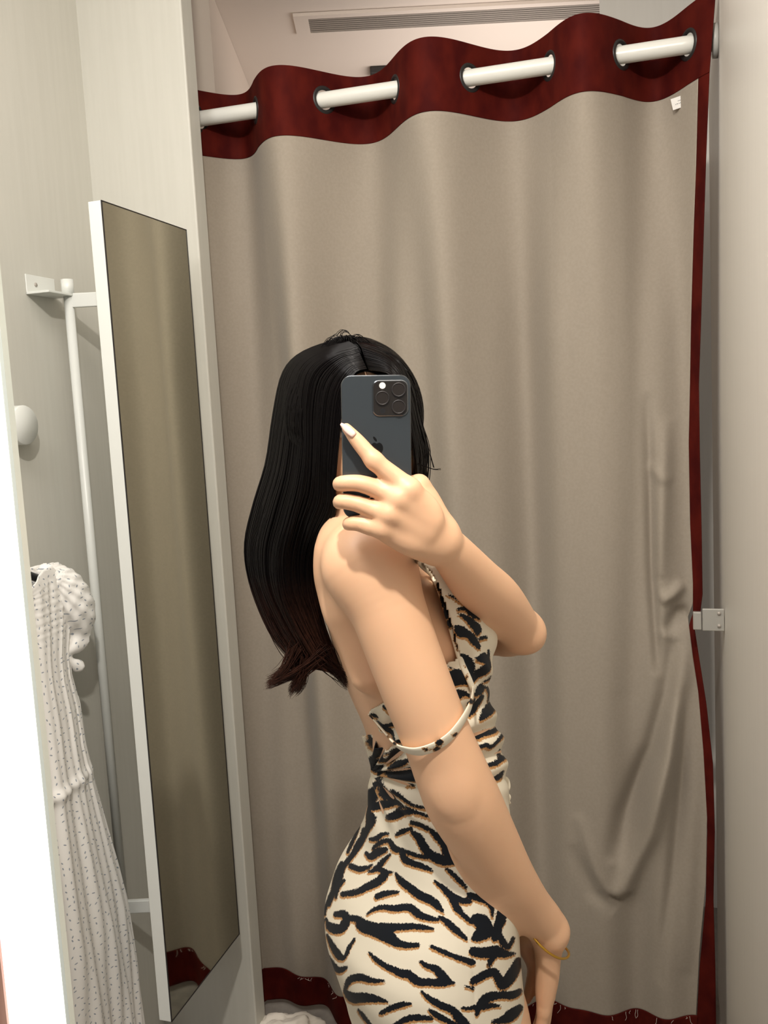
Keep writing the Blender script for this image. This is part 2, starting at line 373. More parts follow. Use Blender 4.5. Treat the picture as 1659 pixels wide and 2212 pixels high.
# care label
q = RD(KD(1468, 203, DC-.03)); cl = float(cloth(np.array([q[0]]), np.array([q[2]]))[0])
t_ax = (Rv*math.cos(.2)+np.array([0, 0, 1.])*math.sin(.2), Dv, -Rv*math.sin(.2)+np.array([0, 0, 1.])*math.cos(.2))
lb = box('care_label', (-.015, -.0006, -.012), (.015, .0006, .012), M['tag'], ax=t_ax, org=W(q[0], cl-.006, q[2])); parts.append(lb); lb.parent = cu
mk = []
bm = bmesh.new()
for (x, z, w_, h_) in ((-.008, -.003, .0016, .0012), (-.005, -.003, .002, .002), (-.001, -.003, .0016, .0016), (.002, -.003, .002, .0014), (.005, -.003, .0016, .002), (-.002, .003, .007, .0008)):
    bm_box(bm, t_ax, W(q[0], cl-.0068, q[2]), (x, -.0003, z), (x+w_, .0002, z+h_))
pr = bobj('label_print', bm, M['dark']); pr.parent = lb
for p in parts: p.matrix_parent_inverse = Tinv
lb.matrix_parent_inverse = Tinv
# loose threads at the frayed hem
V = []; Fc = []
for i in range(55):
    r = RL + .1 + (np.interp(.13, e_in[:, 0], e_in[:, 1])-RL-.1)*random.random(); z0 = float(zhem(np.array([r]))[0]) + .002
    d = float(cloth(np.array([r]), np.array([z0]))[0]) - .003; l = random.choice([.004, .006, .008, .022]) ; sx = random.uniform(-.012, .012)
    pts = [W(r + sx*t*t + .003*math.sin(5*t+i)*t, d-.002*t, z0 - l*t) for t in np.linspace(0, 1, 6)]
    v, f = sweep(pts, .0004, 4); b0 = len(V); V += v; Fc += [tuple(k+b0 for k in ff) for ff in f]
o = obj('frayed_threads', V, Fc, M['cotton'], cu, True); o.matrix_parent_inverse = Tinv; o['kind'] = 'stuff'

# rod
rodL = W(RB-.16, DC, zr[0] + (zr[0]-zr[-1])*.25); rz = np.polyfit([RD(KD(490,248,DC))[0], RD(KD(1420,107,DC))[0]], [zr[0], zr[-1]], 1)
rt = empty('curtain_rod', tuple(W(RR, DC, rz[0]*RR+rz[1])))
tag(rt, 'thick white round curtain rod threaded through the black eyelets', 'curtain rod')
Ti = Matrix.Translation(-rt.location)
pts = [W(r, DC, rz[0]*r+rz[1]) for r in np.linspace(RB-.16, RR-.001, 20)]
o = tube('rod', pts, .0182, M['rodwhite'], rt, 28); o.matrix_parent_inverse = Ti
zc = rz[0]*RR+rz[1]
o = tube('flange', [W(RR-.012, DC, zc), W(RR-.010, DC, zc), W(RR-.0005, DC, zc)], [.030, .034, .034], M['rodwhite'], rt, 36); o.matrix_parent_inverse = Ti
o = tube('collar', [W(RR-.045, DC, zc), W(RR-.012, DC, zc)], [.0205, .0205], M['rodwhite'], rt, 28); o.matrix_parent_inverse = Ti

# metal latch plate holding the curtain edge
q = KR(1530, 1336, RR); qd = RD(q); zc2 = RD(KD(1512, 1336, DC-.03))[2]
lp = empty('curtain_latch', tuple(W(RR, DC-.03, zc2)))
tag(lp, 'small satin metal latch plate on the right wall pinning the curtain edge', 'latch')
Ti = Matrix.Translation(-lp.location)
c1 = RD(KD(1497, 1336, DC-.05))[0]; c2 = RD(KD(1516, 1336, DC-.05))[0]
for nm, r0, r1, dd in (('strike_plate', c1, c2-.001, .012), ('wall_plate', c2+.001, RR-.001, .006)):
    bm = bmesh.new(); bm_box(bm, ROOM, (0, 0, 0), (r0, DC-.055, zc2-.020-.002*(nm == 'wall_plate')), (r1, DC-.055+dd, zc2+.020+.008*(nm == 'wall_plate')), .002)
    o = bobj(nm, bm, M['steel'], lp); o.matrix_parent_inverse = Ti
for dz in (-.010, .018):
    o = tube('screw', [W(RR-.012, DC-.0575, zc2+dz), W(RR-.012, DC-.0545, zc2+dz)], .0042, M['vent'], lp, 12); o.matrix_parent_inverse = Ti
o = box('bracket_arm', (RR-.012, DC-.052, zc2-.01), (RR-.0008, DC+.02, zc2+.01), M['steel'], lp); o.matrix_parent_inverse = Ti

# crumpled white cloth on the floor at the bottom left
bm = bmesh.new(); bmesh.ops.create_icosphere(bm, subdivisions=5, radius=1)
for v in bm.verts:
    n_ = noise.fractal(v.co*2.2, 1, 2, 4)*.35; v.co *= 1+n_; v.co = Vector((v.co.x*.10, v.co.y*.07, max(v.co.z*.045, -.04)))
q = KZ(612, 2240, .03); zmin = min(v.co.z for v in bm.verts)
for v in bm.verts: v.co += Vector((q[0]-.0, q[1]-.02, .001-zmin))
o = bobj('crumpled_cloth', bm, M['cotton'], None, True); tag(o, 'crumpled white cloth on the floor under the curtain hem, bottom left', 'cloth')

# ------------------------------------------------------------------ swinging side mirror with its pole
H0, H1 = 0, 0
yM = 1.76
tl = K(218, 432, yM); bl = K(375, 2208, yM)
Rm, Dm, zt = RD(tl); _, _, zbm = RD(bl)
far = KR(402, 495, Rm); Df = RD(far)[1]
mr_ = empty('swing_mirror', tuple(W(Rm, Dm, zbm))); Ti = Matrix.Translation(-mr_.location)
tag(mr_, 'tall narrow swinging side mirror in a thin white frame on a wall pole', 'mirror')
ft = .029
bm = bmesh.new(); bm_box(bm, ROOM, (0, 0, 0), (Rm-ft, Dm, zbm), (Rm-.001, Df, zt), .0015)
o = bobj('mirror_frame', bm, M['white'], mr_); o.matrix_parent_inverse = Ti
bm = bmesh.new(); e = .002
for lo, hi in (((Dm, zt-e), (Df, zt)), ((Dm, zbm), (Df, zbm+e)), ((Dm, zbm), (Dm+e, zt)), ((Df-e, zbm), (Df, zt))):
    bm_box(bm, ROOM, (0, 0, 0), (Rm-.001, lo[0], lo[1]), (Rm+.0012, hi[0], hi[1]))
o = bobj('dark_rim', bm, M['black'], mr_); o.matrix_parent_inverse = Ti
o = box('mirror_glass', (Rm-.001, Dm+e, zbm+e), (Rm+.0004, Df-e, zt-e), M['mirror'], mr_); o.matrix_parent_inverse = Ti
# pole
pt = KR(150, 640, RA+.045); pb = KR(265, 1955, RA+.045); pd = (RD(pt)[1]+RD(pb)[1])/2
zpt, zpb = RD(pt)[2], RD(pb)[2]
pl = empty('wall_pole', tuple(W(RA+.045, pd, zpb))); Tp = Matrix.Translation(-pl.location)
tag(pl, 'slim white vertical pole bracketed to the left wall behind the mirror', 'pole')
o = tube('pole', [W(RA+.045, pd, zpb), W(RA+.045, pd, zpt)], .0105, M['white'], pl, 20); o.matrix_parent_inverse = Tp
for z, s in ((zpt, 1), (zpb, -1)):
    bm = bmesh.new()
    bm_box(bm, ROOM, (0, 0, 0), (RA+.0005, pd-.085, z if s > 0 else z-.04), (RA+.004, pd+.012, z+.042 if s > 0 else z), .001)
    bm_box(bm, ROOM, (0, 0, 0), (RA+.0005, pd-.085, z-.001), (RA+.058, pd+.014, z+.004), .001)
    o = bobj('wall_bracket', bm, M['white'], pl); o.matrix_parent_inverse = Tp
    o = tube('socket', [W(RA+.045, pd, z), W(RA+.045, pd, z+.036*s)], .0135, M['white'], pl, 20); o.matrix_parent_inverse = Tp
    o = tube('screw', [W(RA+.004, pd-.055, z+.022*s), W(RA+.0055, pd-.055, z+.022*s)], .0045, M['vent'], pl, 10); o.matrix_parent_inverse = Tp
for py in (650, 1958):
    c0 = KR(150 if py < 1000 else 268, py, RA+.045); z = c0[2]; y0 = float(W(RA+.045, pd, 0)[1]); x0 = float(W(RA+.045, pd, 0)[0])
    xe = (Rm-ft/2 + math.sin(YAW)*y0/1.0)  # where the arm meets the mirror back at constant y
    d = (y0 + math.sin(YAW)*(Rm-ft))/math.cos(YAW); end = W(Rm-ft, d, z); x1 = float(end[0])
    zz_ = .0155
    o = box('mirror_arm', (x0, y0-.006, z-zz_), (x1+.004, y0+.006, z+zz_), M['white'], mr_, ax=WLD, bev=.002); o.matrix_parent_inverse = Ti

# round wall knobs
def knob(px, py, label):
    q = KR(px, py, RA+.04); r, d, z = RD(q)
    o = tube('wall_hook', [W(RA+.0005, d, z), W(RA+.034, d, z), W(RA+.037, d, z)], [.041, .041, .0395], M['white'], None, 48)
    o.name = 'wall_hook'; tag(o, label, 'wall hook'); return d, z
knob(58, 918, 'round white knob hook on the left wall above the hanging dress')
# hanging garment
RG = RA+.085
ghk = RD(KR(-25, 1120, RG)); 

# ------------------------------------------------------------------ LED strip of the big mirror, near the camera
ys = .50
A0, A1 = K(150, 2212, ys), K(-5, 560, ys)
xr = float(K(157, 2212, ys)[0]); xl = float(K(28, 2212, ys)[0]); xt = float(K(48, 1140, ys)[0])
ls = empty('mirror_light', (xr, ys, .2)); Ti = Matrix.Translation(-ls.location)
tag(ls, 'glowing white vertical light strip with a pale green glass edge, far left', 'light strip')
o = box('glass_edge', (xr-.0022, ys-.004, .3), (xr, ys+.004, 2.3), M['edge'], ls, ax=WLD); o.matrix_parent_inverse = Ti
o = box('light_diffuser', (xl, ys-.0042, .3), (xr-.0023, ys+.0036, 2.3), M['led'], ls, ax=WLD); o.matrix_parent_inverse = Ti
o = box('wood_frame', (xl-.035, ys-.006, .0), (xl-.0005, ys+.014, 2.4), M['pinkwood'], None, ax=WLD); o.name = 'trim_1'; o['kind'] = 'structure'

# ------------------------------------------------------------------ implicit-surface modelling
class Field:
    def __init__(s, lo, hi, h):
        s.h = h; s.lo = np.array(lo, float); s.n = np.ceil((np.array(hi)-s.lo)/h).astype(int)+1
        s.V = np.full(s.n, .03, np.float32)
        s.ax = [s.lo[i]+h*np.arange(s.n[i]) for i in range(3)]
    def sub(s, lo, hi, m):
        a = np.maximum(((np.array(lo)-m-s.lo)/s.h).astype(int), 0); b = np.minimum(((np.array(hi)+m-s.lo)/s.h).astype(int)+2, s.n)
        if (b <= a).any(): return None
        sl = tuple(slice(a[i], b[i]) for i in range(3))
        X = s.ax[0][sl[0]][:, None, None].astype(np.float32); Y = s.ax[1][sl[1]][None, :, None].astype(np.float32); Z = s.ax[2][sl[2]][None, None, :].astype(np.float32)
        return sl, X, Y, Z
    def join(s, sl, d, k):
        v = s.V[sl]
        if k > 0:
            hh = np.maximum(k-np.abs(v-d), 0)/k; s.V[sl] = np.minimum(v, d)-hh*hh*k*.25
        else: s.V[sl] = np.minimum(v, d)
    def cap(s, a, b, ra, rb, k=.008, sub=False):
        a = np.array(a, float); b = np.array(b, float); r = max(ra, rb); m = r+k+3*s.h+.004
        g = s.sub(np.minimum(a, b), np.maximum(a, b), m)
        if g is None: return
        sl, X, Y, Z = g; d = b-a; L = d.dot(d)+1e-12
        t = np.clip(((X-a[0])*d[0]+(Y-a[1])*d[1]+(Z-a[2])*d[2])/L, 0, 1)
        D = np.sqrt((X-a[0]-t*d[0])**2+(Y-a[1]-t*d[1])**2+(Z-a[2]-t*d[2])**2)-(ra+(rb-ra)*t)
        if sub:
            v = s.V[sl]; e = -D; hh = np.maximum(k-np.abs(v-e), 0)/max(k, 1e-6); s.V[sl] = np.maximum(v, e)+hh*hh*k*.25
        else: s.join(sl, D, k)
    def chain(s, P, R, k=.008):
        A_ = np.array([list(p)+[r] for p, r in zip(P, R)], float)
        if len(A_) > 2: A_ = cr(A_, (len(A_)-1)*6+1)
        r_ = A_[:, 3].max(); g = s.sub(A_[:, :3].min(0), A_[:, :3].max(0), r_+k+3*s.h+.004)
        if g is None: return
        sl, X, Y, Z = g; D = None
        for i in range(len(A_)-1):
            a = A_[i, :3]; d = A_[i+1, :3]-a; L = d.dot(d)+1e-12; ra, rb = A_[i, 3], A_[i+1, 3]
            t = np.clip(((X-a[0])*d[0]+(Y-a[1])*d[1]+(Z-a[2])*d[2])/L, 0, 1)
            e = np.sqrt((X-a[0]-t*d[0])**2+(Y-a[1]-t*d[1])**2+(Z-a[2]-t*d[2])**2)-(ra+(rb-ra)*t)
            D = e if D is None else np.minimum(D, e)
        s.join(sl, D.astype(np.float32), k)
    def ell(s, c, r, rot=None, k=.008, sub=False):
        c = np.array(c, float); r = np.array(r, float); A = np.eye(3) if rot is None else np.array(rot)
        m = r.max()+k+3*s.h; g = s.sub(c, c, m)
        if g is None: return
        sl, X, Y, Z = g; q = [(X-c[0])*A[i][0]+(Y-c[1])*A[i][1]+(Z-c[2])*A[i][2] for i in range(3)]
        k0 = np.sqrt(sum((q[i]/r[i])**2 for i in range(3))); k1 = np.sqrt(sum((q[i]/r[i]**2)**2 for i in range(3)))+1e-9
        D = k0*(k0-1)/k1
        if sub:
            v = s.V[sl]; e = -D; hh = np.maximum(k-np.abs(v-e), 0)/k; s.V[sl] = np.maximum(v, e)+hh*hh*k*.25
        else: s.join(sl, D, k)
    def loft(s, sec, k=.02, grow=0.0):   # sec rows: z, cx, cy, a(front/back), b(side), yaw ; sorted by z
        T = np.array(sorted(map(tuple, sec))); z0, z1 = T[0, 0], T[-1, 0]
        zi = np.linspace(z0, z1, 400)
        cols = []
        for c in range(1, 6):
            cc = np.interp(zi, T[:, 0], T[:, c]); w_ = np.hanning(27); w_ /= w_.sum(); cc = np.convolve(np.pad(cc, 13, 'edge'), w_, 'valid'); cols.append(cc)
        g = s.sub((T[:, 1]-.3).min()*np.ones(1).repeat(1).tolist()+[0, z0] if 0 else (T[:, 1].min()-.2, T[:, 2].min()-.25, z0), (T[:, 1].max()+.2, T[:, 2].max()+.25, z1), .01)
        sl, X, Y, Z = g; zf = Z[0, 0]
        cx, cy, a, b, yw = [np.interp(zf, zi, c)[None, None, :].astype(np.float32) for c in cols]
        dx, dy = X-cx, Y-cy; cs, sn = np.cos(yw), np.sin(yw)
        u = (dx*cs+dy*sn)/(a+grow); v = (-dx*sn+dy*cs)/(b+grow)
        p = 2.25; rr = (np.abs(u)**p+np.abs(v)**p)**(1/p)
        D = (rr-1)*np.minimum(a, b)
        D = np.maximum(D, np.maximum(z0-Z, Z-z1))
        s.join(sl, D.astype(np.float32), k)
    def mesh(s):
        V = s.V; n = V.shape; neg = V < 0
        c = [neg[i:n[0]-1+i, j:n[1]-1+j, k:n[2]-1+k] for i in (0, 1) for j in (0, 1) for k in (0, 1)]
        cnt = sum(x.astype(np.int8) for x in c); act = (cnt > 0) & (cnt < 8); del c, cnt
        I = np.argwhere(act); idx = np.full(act.shape, -1, np.int64); idx[tuple(I.T)] = np.arange(len(I))
        off = np.array([(i, j, k) for i in (0, 1) for j in (0, 1) for k in (0, 1)])
        vals = np.stack([V[I[:, 0]+o[0], I[:, 1]+o[1], I[:, 2]+o[2]] for o in off], 1).astype(float)
        acc = np.zeros((len(I), 3)); w = np.zeros(len(I))
        for a in range(8):
            for b in range(a+1, 8):
                if np.abs(off[a]-off[b]).sum() == 1:
                    va, vb = vals[:, a], vals[:, b]; m = (va < 0) != (vb < 0); t = np.where(m, va/(va-vb+1e-20), 0)
                    acc += (off[a]+t[:, None]*(off[b]-off[a]))*m[:, None]; w += m
        P = s.lo+s.h*(I+acc/w[:, None]); Q = []
        for ax_ in range(3):
            o1, o2 = [(1, 2), (2, 0), (0, 1)][ax_]
            sl0 = [slice(None)]*3; sl1 = [slice(None)]*3; sl0[ax_] = slice(0, -1); sl1[ax_] = slice(1, None)
            d = neg[tuple(sl0)] != neg[tuple(sl1)]; E = np.argwhere(d)
            E = E[(E[:, o1] > 0) & (E[:, o2] > 0) & (E[:, o1] < n[o1]-1) & (E[:, o2] < n[o2]-1)]
            def cell(a_, b_):
                e = E.copy(); e[:, o1] -= a_; e[:, o2] -= b_; return idx[e[:, 0], e[:, 1], e[:, 2]]
            q = np.stack([cell(1, 1), cell(0, 1), cell(0, 0), cell(1, 0)], 1)
            fl = ~neg[E[:, 0], E[:, 1], E[:, 2]]; q[fl] = q[fl][:, ::-1]; Q.append(q)
        Q = np.concatenate(Q); Q = Q[(Q >= 0).all(1)]
        return P, Q
def fobj(name, P, Q, m, parent=None):
    me = bpy.data.meshes.new(name); me.vertices.add(len(P)); me.vertices.foreach_set('co', P.astype(np.float32).ravel())
    me.loops.add(len(Q)*4); me.loops.foreach_set('vertex_index', Q.astype(np.int32).ravel())
    me.polygons.add(len(Q)); me.polygons.foreach_set('loop_start', (np.arange(len(Q))*4).astype(np.int32)); me.polygons.foreach_set('loop_total', np.full(len(Q), 4, np.int32))
    me.update(calc_edges=True); me.validate(); me.materials.append(m); me.shade_smooth()
    o = bpy.data.objects.new(name, me); C.objects.link(o)
    if parent: o.parent = parent
    return o
def vnormals(P, Q):
    n = np.cross(P[Q[:, 2]]-P[Q[:, 0]], P[Q[:, 3]]-P[Q[:, 1]]); N = np.zeros_like(P)
    for k in range(4): np.add.at(N, Q[:, k], n)
    return N/(np.linalg.norm(N, axis=1, keepdims=True)+1e-12)
def prune(P, Q, keep):                   # drop faces with a vertex outside keep
    Q = Q[keep[Q].all(1)]; used = np.unique(Q); mp = np.full(len(P), -1); mp[used] = np.arange(len(used)); return P[used], mp[Q], used

# ------------------------------------------------------------------ the person
YT = 1.15                                # torso depth
def sec(py, xb, xf, b, yaw, yc=YT):
    pm = K((xb+xf)/2, py, yc); x0 = K(xb, py, yc)[0]; x1 = K(xf, py, yc)[0]; hx = (x1-x0)/2; yw = math.radians(yaw)
    a = math.sqrt(max(hx**2-(b*math.sin(yw))**2, .0016))/math.cos(yw)
    return (pm[2], pm[0], yc, a, b, yw)
SEC = [sec(1165, 735, 890, .110, 0), sec(1200, 705, 915, .135, 0), sec(1250, 690, 955, .145, 2), sec(1300, 696, 985, .145, 4), sec(1350, 708, 1012, .140, 6), sec(1400, 722, 1030, .134, 8),
       sec(1450, 738, 1038, .128, 10), sec(1500, 757, 1046, .121, 12), sec(1560, 785, 1062, .114, 14), sec(1620, 802, 1076, .110, 16), sec(1690, 811, 1080, .112, 19),
       sec(1750, 802, 1082, .124, 22), sec(1830, 784, 1086, .145, 24), sec(1920, 732, 1090, .162, 25), sec(2000, 706, 1094, .170, 25), sec(2060, 710, 1099, .171, 25),
       sec(2130, 734, 1107, .168, 25), sec(2212, 760, 1115, .164, 25)]
zc_, cx_, cy_, a_, b_, yw_ = SEC[-1]
skirt = [(zc_-.08, cx_+.004, cy_, a_*.90, b_*.95, yw_), (zc_-.20, cx_+.006, cy_, a_*.78, b_*.86, yw_), (zc_-.36, cx_+.006, cy_, a_*.74, b_*.84, yw_)]
Fd = np.array([math.cos(yw_), math.sin(yw_), 0]); Nd = np.array([math.sin(yw_), -math.cos(yw_), 0])
hipc = np.array([cx_, cy_, 0])

shN = K(798, 1222, 1.000); shF = K(872, 1225, 1.30)
# near arm
nA = [shN, K(832, 1300, .985), K(868, 1400, .98), K(906, 1500, .978), K(947, 1600, .980), K(976, 1672, .985), K(1003, 1735, .995), K(1050, 1820, 1.02), K(1092, 1890, 1.045), K(1136, 1950, 1.075), K(1170, 1988, 1.095), K(1187, 2012, 1.10)]
nR = [.049, .0430, .0410, .0402, .0395, .0418, .0435, .0395, .0348, .0300, .0275, .0258]
# far arm
fA = [shF, K(985, 1310, 1.26), K(1080, 1360, 1.19), K(1122, 1362, 1.135), K(1075, 1300, 1.07), K(1030, 1258, 1.02), K(985, 1205, .972), K(950, 1165, .945)]
fR = [.046, .038, .035, .0285, .0315, .0300, .0245, .0205]
B = Field((-.19, .86, -.002), (.30, 1.44, 1.80), .0025)
B.loft(SEC, .02)
B.chain(nA, nR, .018)
B.chain(fA[:4], fR[:4], .02); B.chain(fA[3:], fR[3:], .010)
B.ell(K(1147, 1372, 1.135), (.014, .016, .016), None, .02)           # far elbow point
nb = K(772, 1135, 1.14)
B.cap(nb, K(778, 1040, 1.115), .056, .050, .03)                       # neck
B.chain([nb+np.array([0, 0, -.01]), K(770, 1178, 1.06), shN], [.046, .040, .044], .03)
B.chain([nb+np.array([0, 0, -.01]), K(820, 1180, 1.24), shF], [.046, .036, .042], .03)
B.ell(K(978, 1712, .958), (.013, .007, .015), None, .022)
B.ell(K(748, 1235, 1.055), (.038, .042, .062), None, .02)             # near shoulder blade
B.cap(K(752, 1330, 1.035), K(790, 1460, 1.035), .020, .016, .03)
B.ell(K(972, 1372, 1.085), (.044, .044, .05), None, .03)
B.ell(K(978, 1372, 1.215), (.044, .044, .05), None, .03)
# hips and legs
for s_ in (1, -1):
    hp = hipc+Nd*.075*s_+np.array([0, 0, zc_+.04]); kn = hipc+Nd*.065*s_+Fd*.012*s_+np.array([0, 0, .47]); an = hipc+Nd*.065*s_-Fd*(.02-.02*s_)+np.array([0, 0, .085])
    B.chain([hp, (hp+kn)/2+Fd*.012, kn], [.088, .070, .052], .02)
    B.chain([kn, kn*.65+an*.35-Fd*.014, an], [.050, .050, .033], .015)
    B.chain([an-Fd*.022+np.array([0, 0, -.052]), an+Fd*.07+np.array([0, 0, -.052]), an+Fd*.14+np.array([0, 0, -.062])], [.031, .031, .022], .015)
    B.cap(an, an+Fd*.06+np.array([0, 0, -.05]), .031, .030, .02)
# head
hc = K(768, 911, 1.105)
fd = np.array([.22, -.96, -.12]); fd /= np.linalg.norm(fd); sd = np.cross(fd, [0, 0, 1.]); sd /= np.linalg.norm(sd); ud = np.cross(sd, fd)
HR = (sd, fd, ud)
def hp_(x, y, z): return hc+sd*x+fd*y+ud*z
B.ell(hc, (.072, .088, .086), HR, .01)
B.ell(hp_(0, .020, -.050), (.060, .066, .062), HR, .03)
B.ell(hp_(0, .048, -.098), (.026, .028, .022), HR, .03)              # chin
B.cap(hp_(0, .083, .005), hp_(0, .098, -.034), .006, .0095, .012)    # nose
for s_ in (1, -1):
    B.ell(hp_(.030*s_, .082, .003), (.017, .010, .011), HR, .008, sub=True)
    B.ell(hp_(.029*s_, .068, .003), (.0125, .0125, .0125), HR, .003)
    B.cap(hp_(.014*s_, .082, .022), hp_(.046*s_, .070, .024), .006, .005, .012)
    B.ell(hp_(.036*s_, .055, -.040), (.020, .020, .018), HR, .02)
    B.ell(hp_(.0705*s_, .000, -.012), (.006, .015, .027), HR, .006)
B.cap(hp_(-.019, .082, -.061), hp_(.019, .082, -.061), .0055, .0055, .006); B.cap(hp_(-.016, .081, -.070), hp_(.016, .081, -.070), .006, .006, .006)

# hand holding the phone: back of the hand faces us, fingers reach left round the phone
YP = .930                                # back surface of the phone
yk = YP-.0105
wr = K(950, 1165, .945)
mcp = [K(884, 1058, yk-.004), K(862, 1078, yk-.006), K(842, 1110, yk-.006), K(828, 1141, yk-.003)]
B.ell(K(895, 1118, yk+.003), (.032, .014, .028), (np.array([.8, 0, -.6]), np.array([0, 1., 0]), np.array([.6, 0, .8])), .012)
for p, r in zip(mcp, (.0125, .0125, .0115, .0105)):
    mid = p*.5+wr*.5+np.array([0, .002, 0]); B.chain([p, mid, wr], [r, .0145, .0175], .010)
B.chain([K(845, 1152, yk+.004), K(890, 1172, yk+.006), K(935, 1182, .945)], [.011, .015, .018], .012)
for p in mcp: B.ell(p+np.array([.0, -.004, .0]), (.0095, .0085, .0095), None, .006)
# extensor tendons
for p, q in zip(mcp[:3], (K(935, 1125, yk-.001), K(930, 1140, yk-.001), K(925, 1155, yk-.001))): B.cap(p+np.array([0, -.006, 0]), q, .0045, .004, .010)
B.chain([mcp[0], K(852, 1032, yk-.002), K(808, 994, yk-.003), K(770, 950, yk), K(748, 924, yk+.001)], [.0122, .0108, .0090, .0074, .0050], .004)
B.ell(K(808, 995, yk-.004), (.0092, .0085, .0092), None, .005)
B.chain([mcp[1], K(820, 1058, yk-.002), K(775, 1044, yk-.003), K(739, 1044, yk+.001), K(733, 1047, YP+.010)], [.0122, .0100, .0088, .0080, .0072], .004)
B.chain([mcp[2], K(805, 1100, yk-.002), K(770, 1088, yk-.001), K(739, 1083, yk+.002), K(733, 1086, YP+.010)], [.0112, .0094, .0086, .0078, .0070], .004)
B.chain([mcp[3], K(800, 1138, yk+.000), K(775, 1131, yk+.001), K(757, 1131, yk+.004), K(752, 1133, YP+.012)], [.0102, .0092, .0082, .0074, .0064], .004)
# thumb: leaves the side of the palm and closes behind the phone
B.chain([K(948, 1140, .948), K(925, 1085, .948), K(905, 1048, .946)], [.0165, .0140, .0112], .010)
B.chain([K(905, 1048, .946), K(893, 1046, .954), K(868, 1040, .9545), K(838, 1030, .9535)], [.0110, .0095, .0085, .0072], .004)
# lower hand: seen edge-on, hanging past the thigh
yh = 1.10
w2 = K(1186, 2010, yh)
B.chain([w2, K(1184, 2060, yh+.004), K(1182, 2110, yh+.006), K(1178, 2150, yh+.006), K(1175, 2185, yh+.004)], [.0235, .0175, .0155, .0130, .0088], .008)
B.chain([w2+np.array([0, .012, 0]), K(1185, 2080, yh+.030), K(1182, 2150, yh+.032)], [.020, .0150, .0115], .01)
B.chain([w2+np.array([-.004, .022, 0]), K(1180, 2080, yh+.052), K(1178, 2150, yh+.056)], [.018, .0145, .0105], .01)
def dn(p, dx, dz, dy=0): return p+np.array([dx, dy, -dz])
p0 = K(1175, 2180, yh+.004); B.chain([p0, dn(p0, -.004, .022), dn(p0, -.008, .040), dn(p0, -.013, .056)], [.0086, .0076, .0068, .0058], .004)
p0 = K(1180, 2165, yh+.024); B.chain([p0, dn(p0, -.004, .030), dn(p0, -.010, .052), dn(p0, -.018, .072)], [.0095, .0085, .0075, .0062], .004)
p0 = K(1178, 2160, yh+.042); B.chain([p0, dn(p0, -.004, .034), dn(p0, -.011, .058), dn(p0, -.020, .080)], [.0098, .0086, .0078, .0064], .004)
p0 = K(1176, 2150, yh+.060); B.chain([p0, dn(p0, -.005, .032), dn(p0, -.014, .054), dn(p0, -.024, .072)], [.0098, .0086, .0076, .0062], .004)
B.chain([K(1160, 2010, yh+.030), K(1134, 2030, yh+.048), K(1152, 2085, yh+.060), K(1149, 2125, yh+.064), K(1138, 2158, yh+.066)], [.0165, .0135, .0095, .0088, .0066], .006)
P, Q = B.mesh(); del B
body_bvh = BVHTree.FromPolygons([tuple(p) for p in P.tolist()], [tuple(q) for q in Q.tolist()])
person = empty('person', (float(cx_), float(cy_), 0)); Ti = Matrix.Translation(-person.location)
tag(person, 'woman with long black hair in a tiger print slip dress holding up a phone', 'person')
def own(o): o.parent = person; o.matrix_parent_inverse = Ti; return o
own(fobj('body', P, Q, M['skin']))
for s_ in (1, -1):
    bm = bmesh.new(); bmesh.ops.create_uvsphere(bm, u_segments=20, v_segments=14, radius=.0118)
    bmesh.ops.translate(bm, vec=Vector(hp_(.029*s_, .0725, .003)), verts=bm.verts); e = own(bobj('eye', bm, M['eye'], None, True)); e['label'] = 'white of the eye'
    pu = tube('iris', [hp_(.029*s_, .0835, .003), hp_(.029*s_, .0846, .003)], [.0055, .005], M['dark'], e, 20)
lp_ = own(tube('lips', cr([hp_(-.021, .082, -.064), hp_(-.009, .0885, -.063), hp_(0, .0895, -.0645), hp_(.009, .0885, -.063), hp_(.021, .082, -.064)], 16), [.001]+[.0045]*14+[.001], M['lip'], None, 10))

# fingernails
def nail(c, dirv, nrm, L, w):
    dirv = np.array(dirv)/np.linalg.norm(dirv); nrm = np.array(nrm, float); nrm -= dirv*nrm.dot(dirv); nrm /= np.linalg.norm(nrm); sv = np.cross(dirv, nrm)
    V = []; Fc = []; nu, nv = 9, 7
    for i in range(nu):
        t = i/(nu-1); ww = w*(math.sin(PI*min(max(.18+.64*t, 0), 1))**.5)*(1-.55*t**3)
        for j in range(nv):
            a = (j/(nv-1)-.5)*2; V.append(np.array(c)+dirv*(t-.3)*L+sv*a*ww+nrm*(.0014*(1-a*a)-.0014*t*t))
    for i in range(nu-1):
        for j in range(nv-1): Fc.append((i*nv+j, i*nv+j+1, (i+1)*nv+j+1, (i+1)*nv+j))
    o = obj('fingernail', V, Fc, M['nail'], None, True); md = o.modifiers.new('s', 'SOLIDIFY'); md.thickness = .0008; return own(o)
a0, a1 = K(757, 933, yk-.0055), K(733, 911, yk-.0035)
nail(a0, a1-a0, (.25, -1, .25), .0185, .0043)

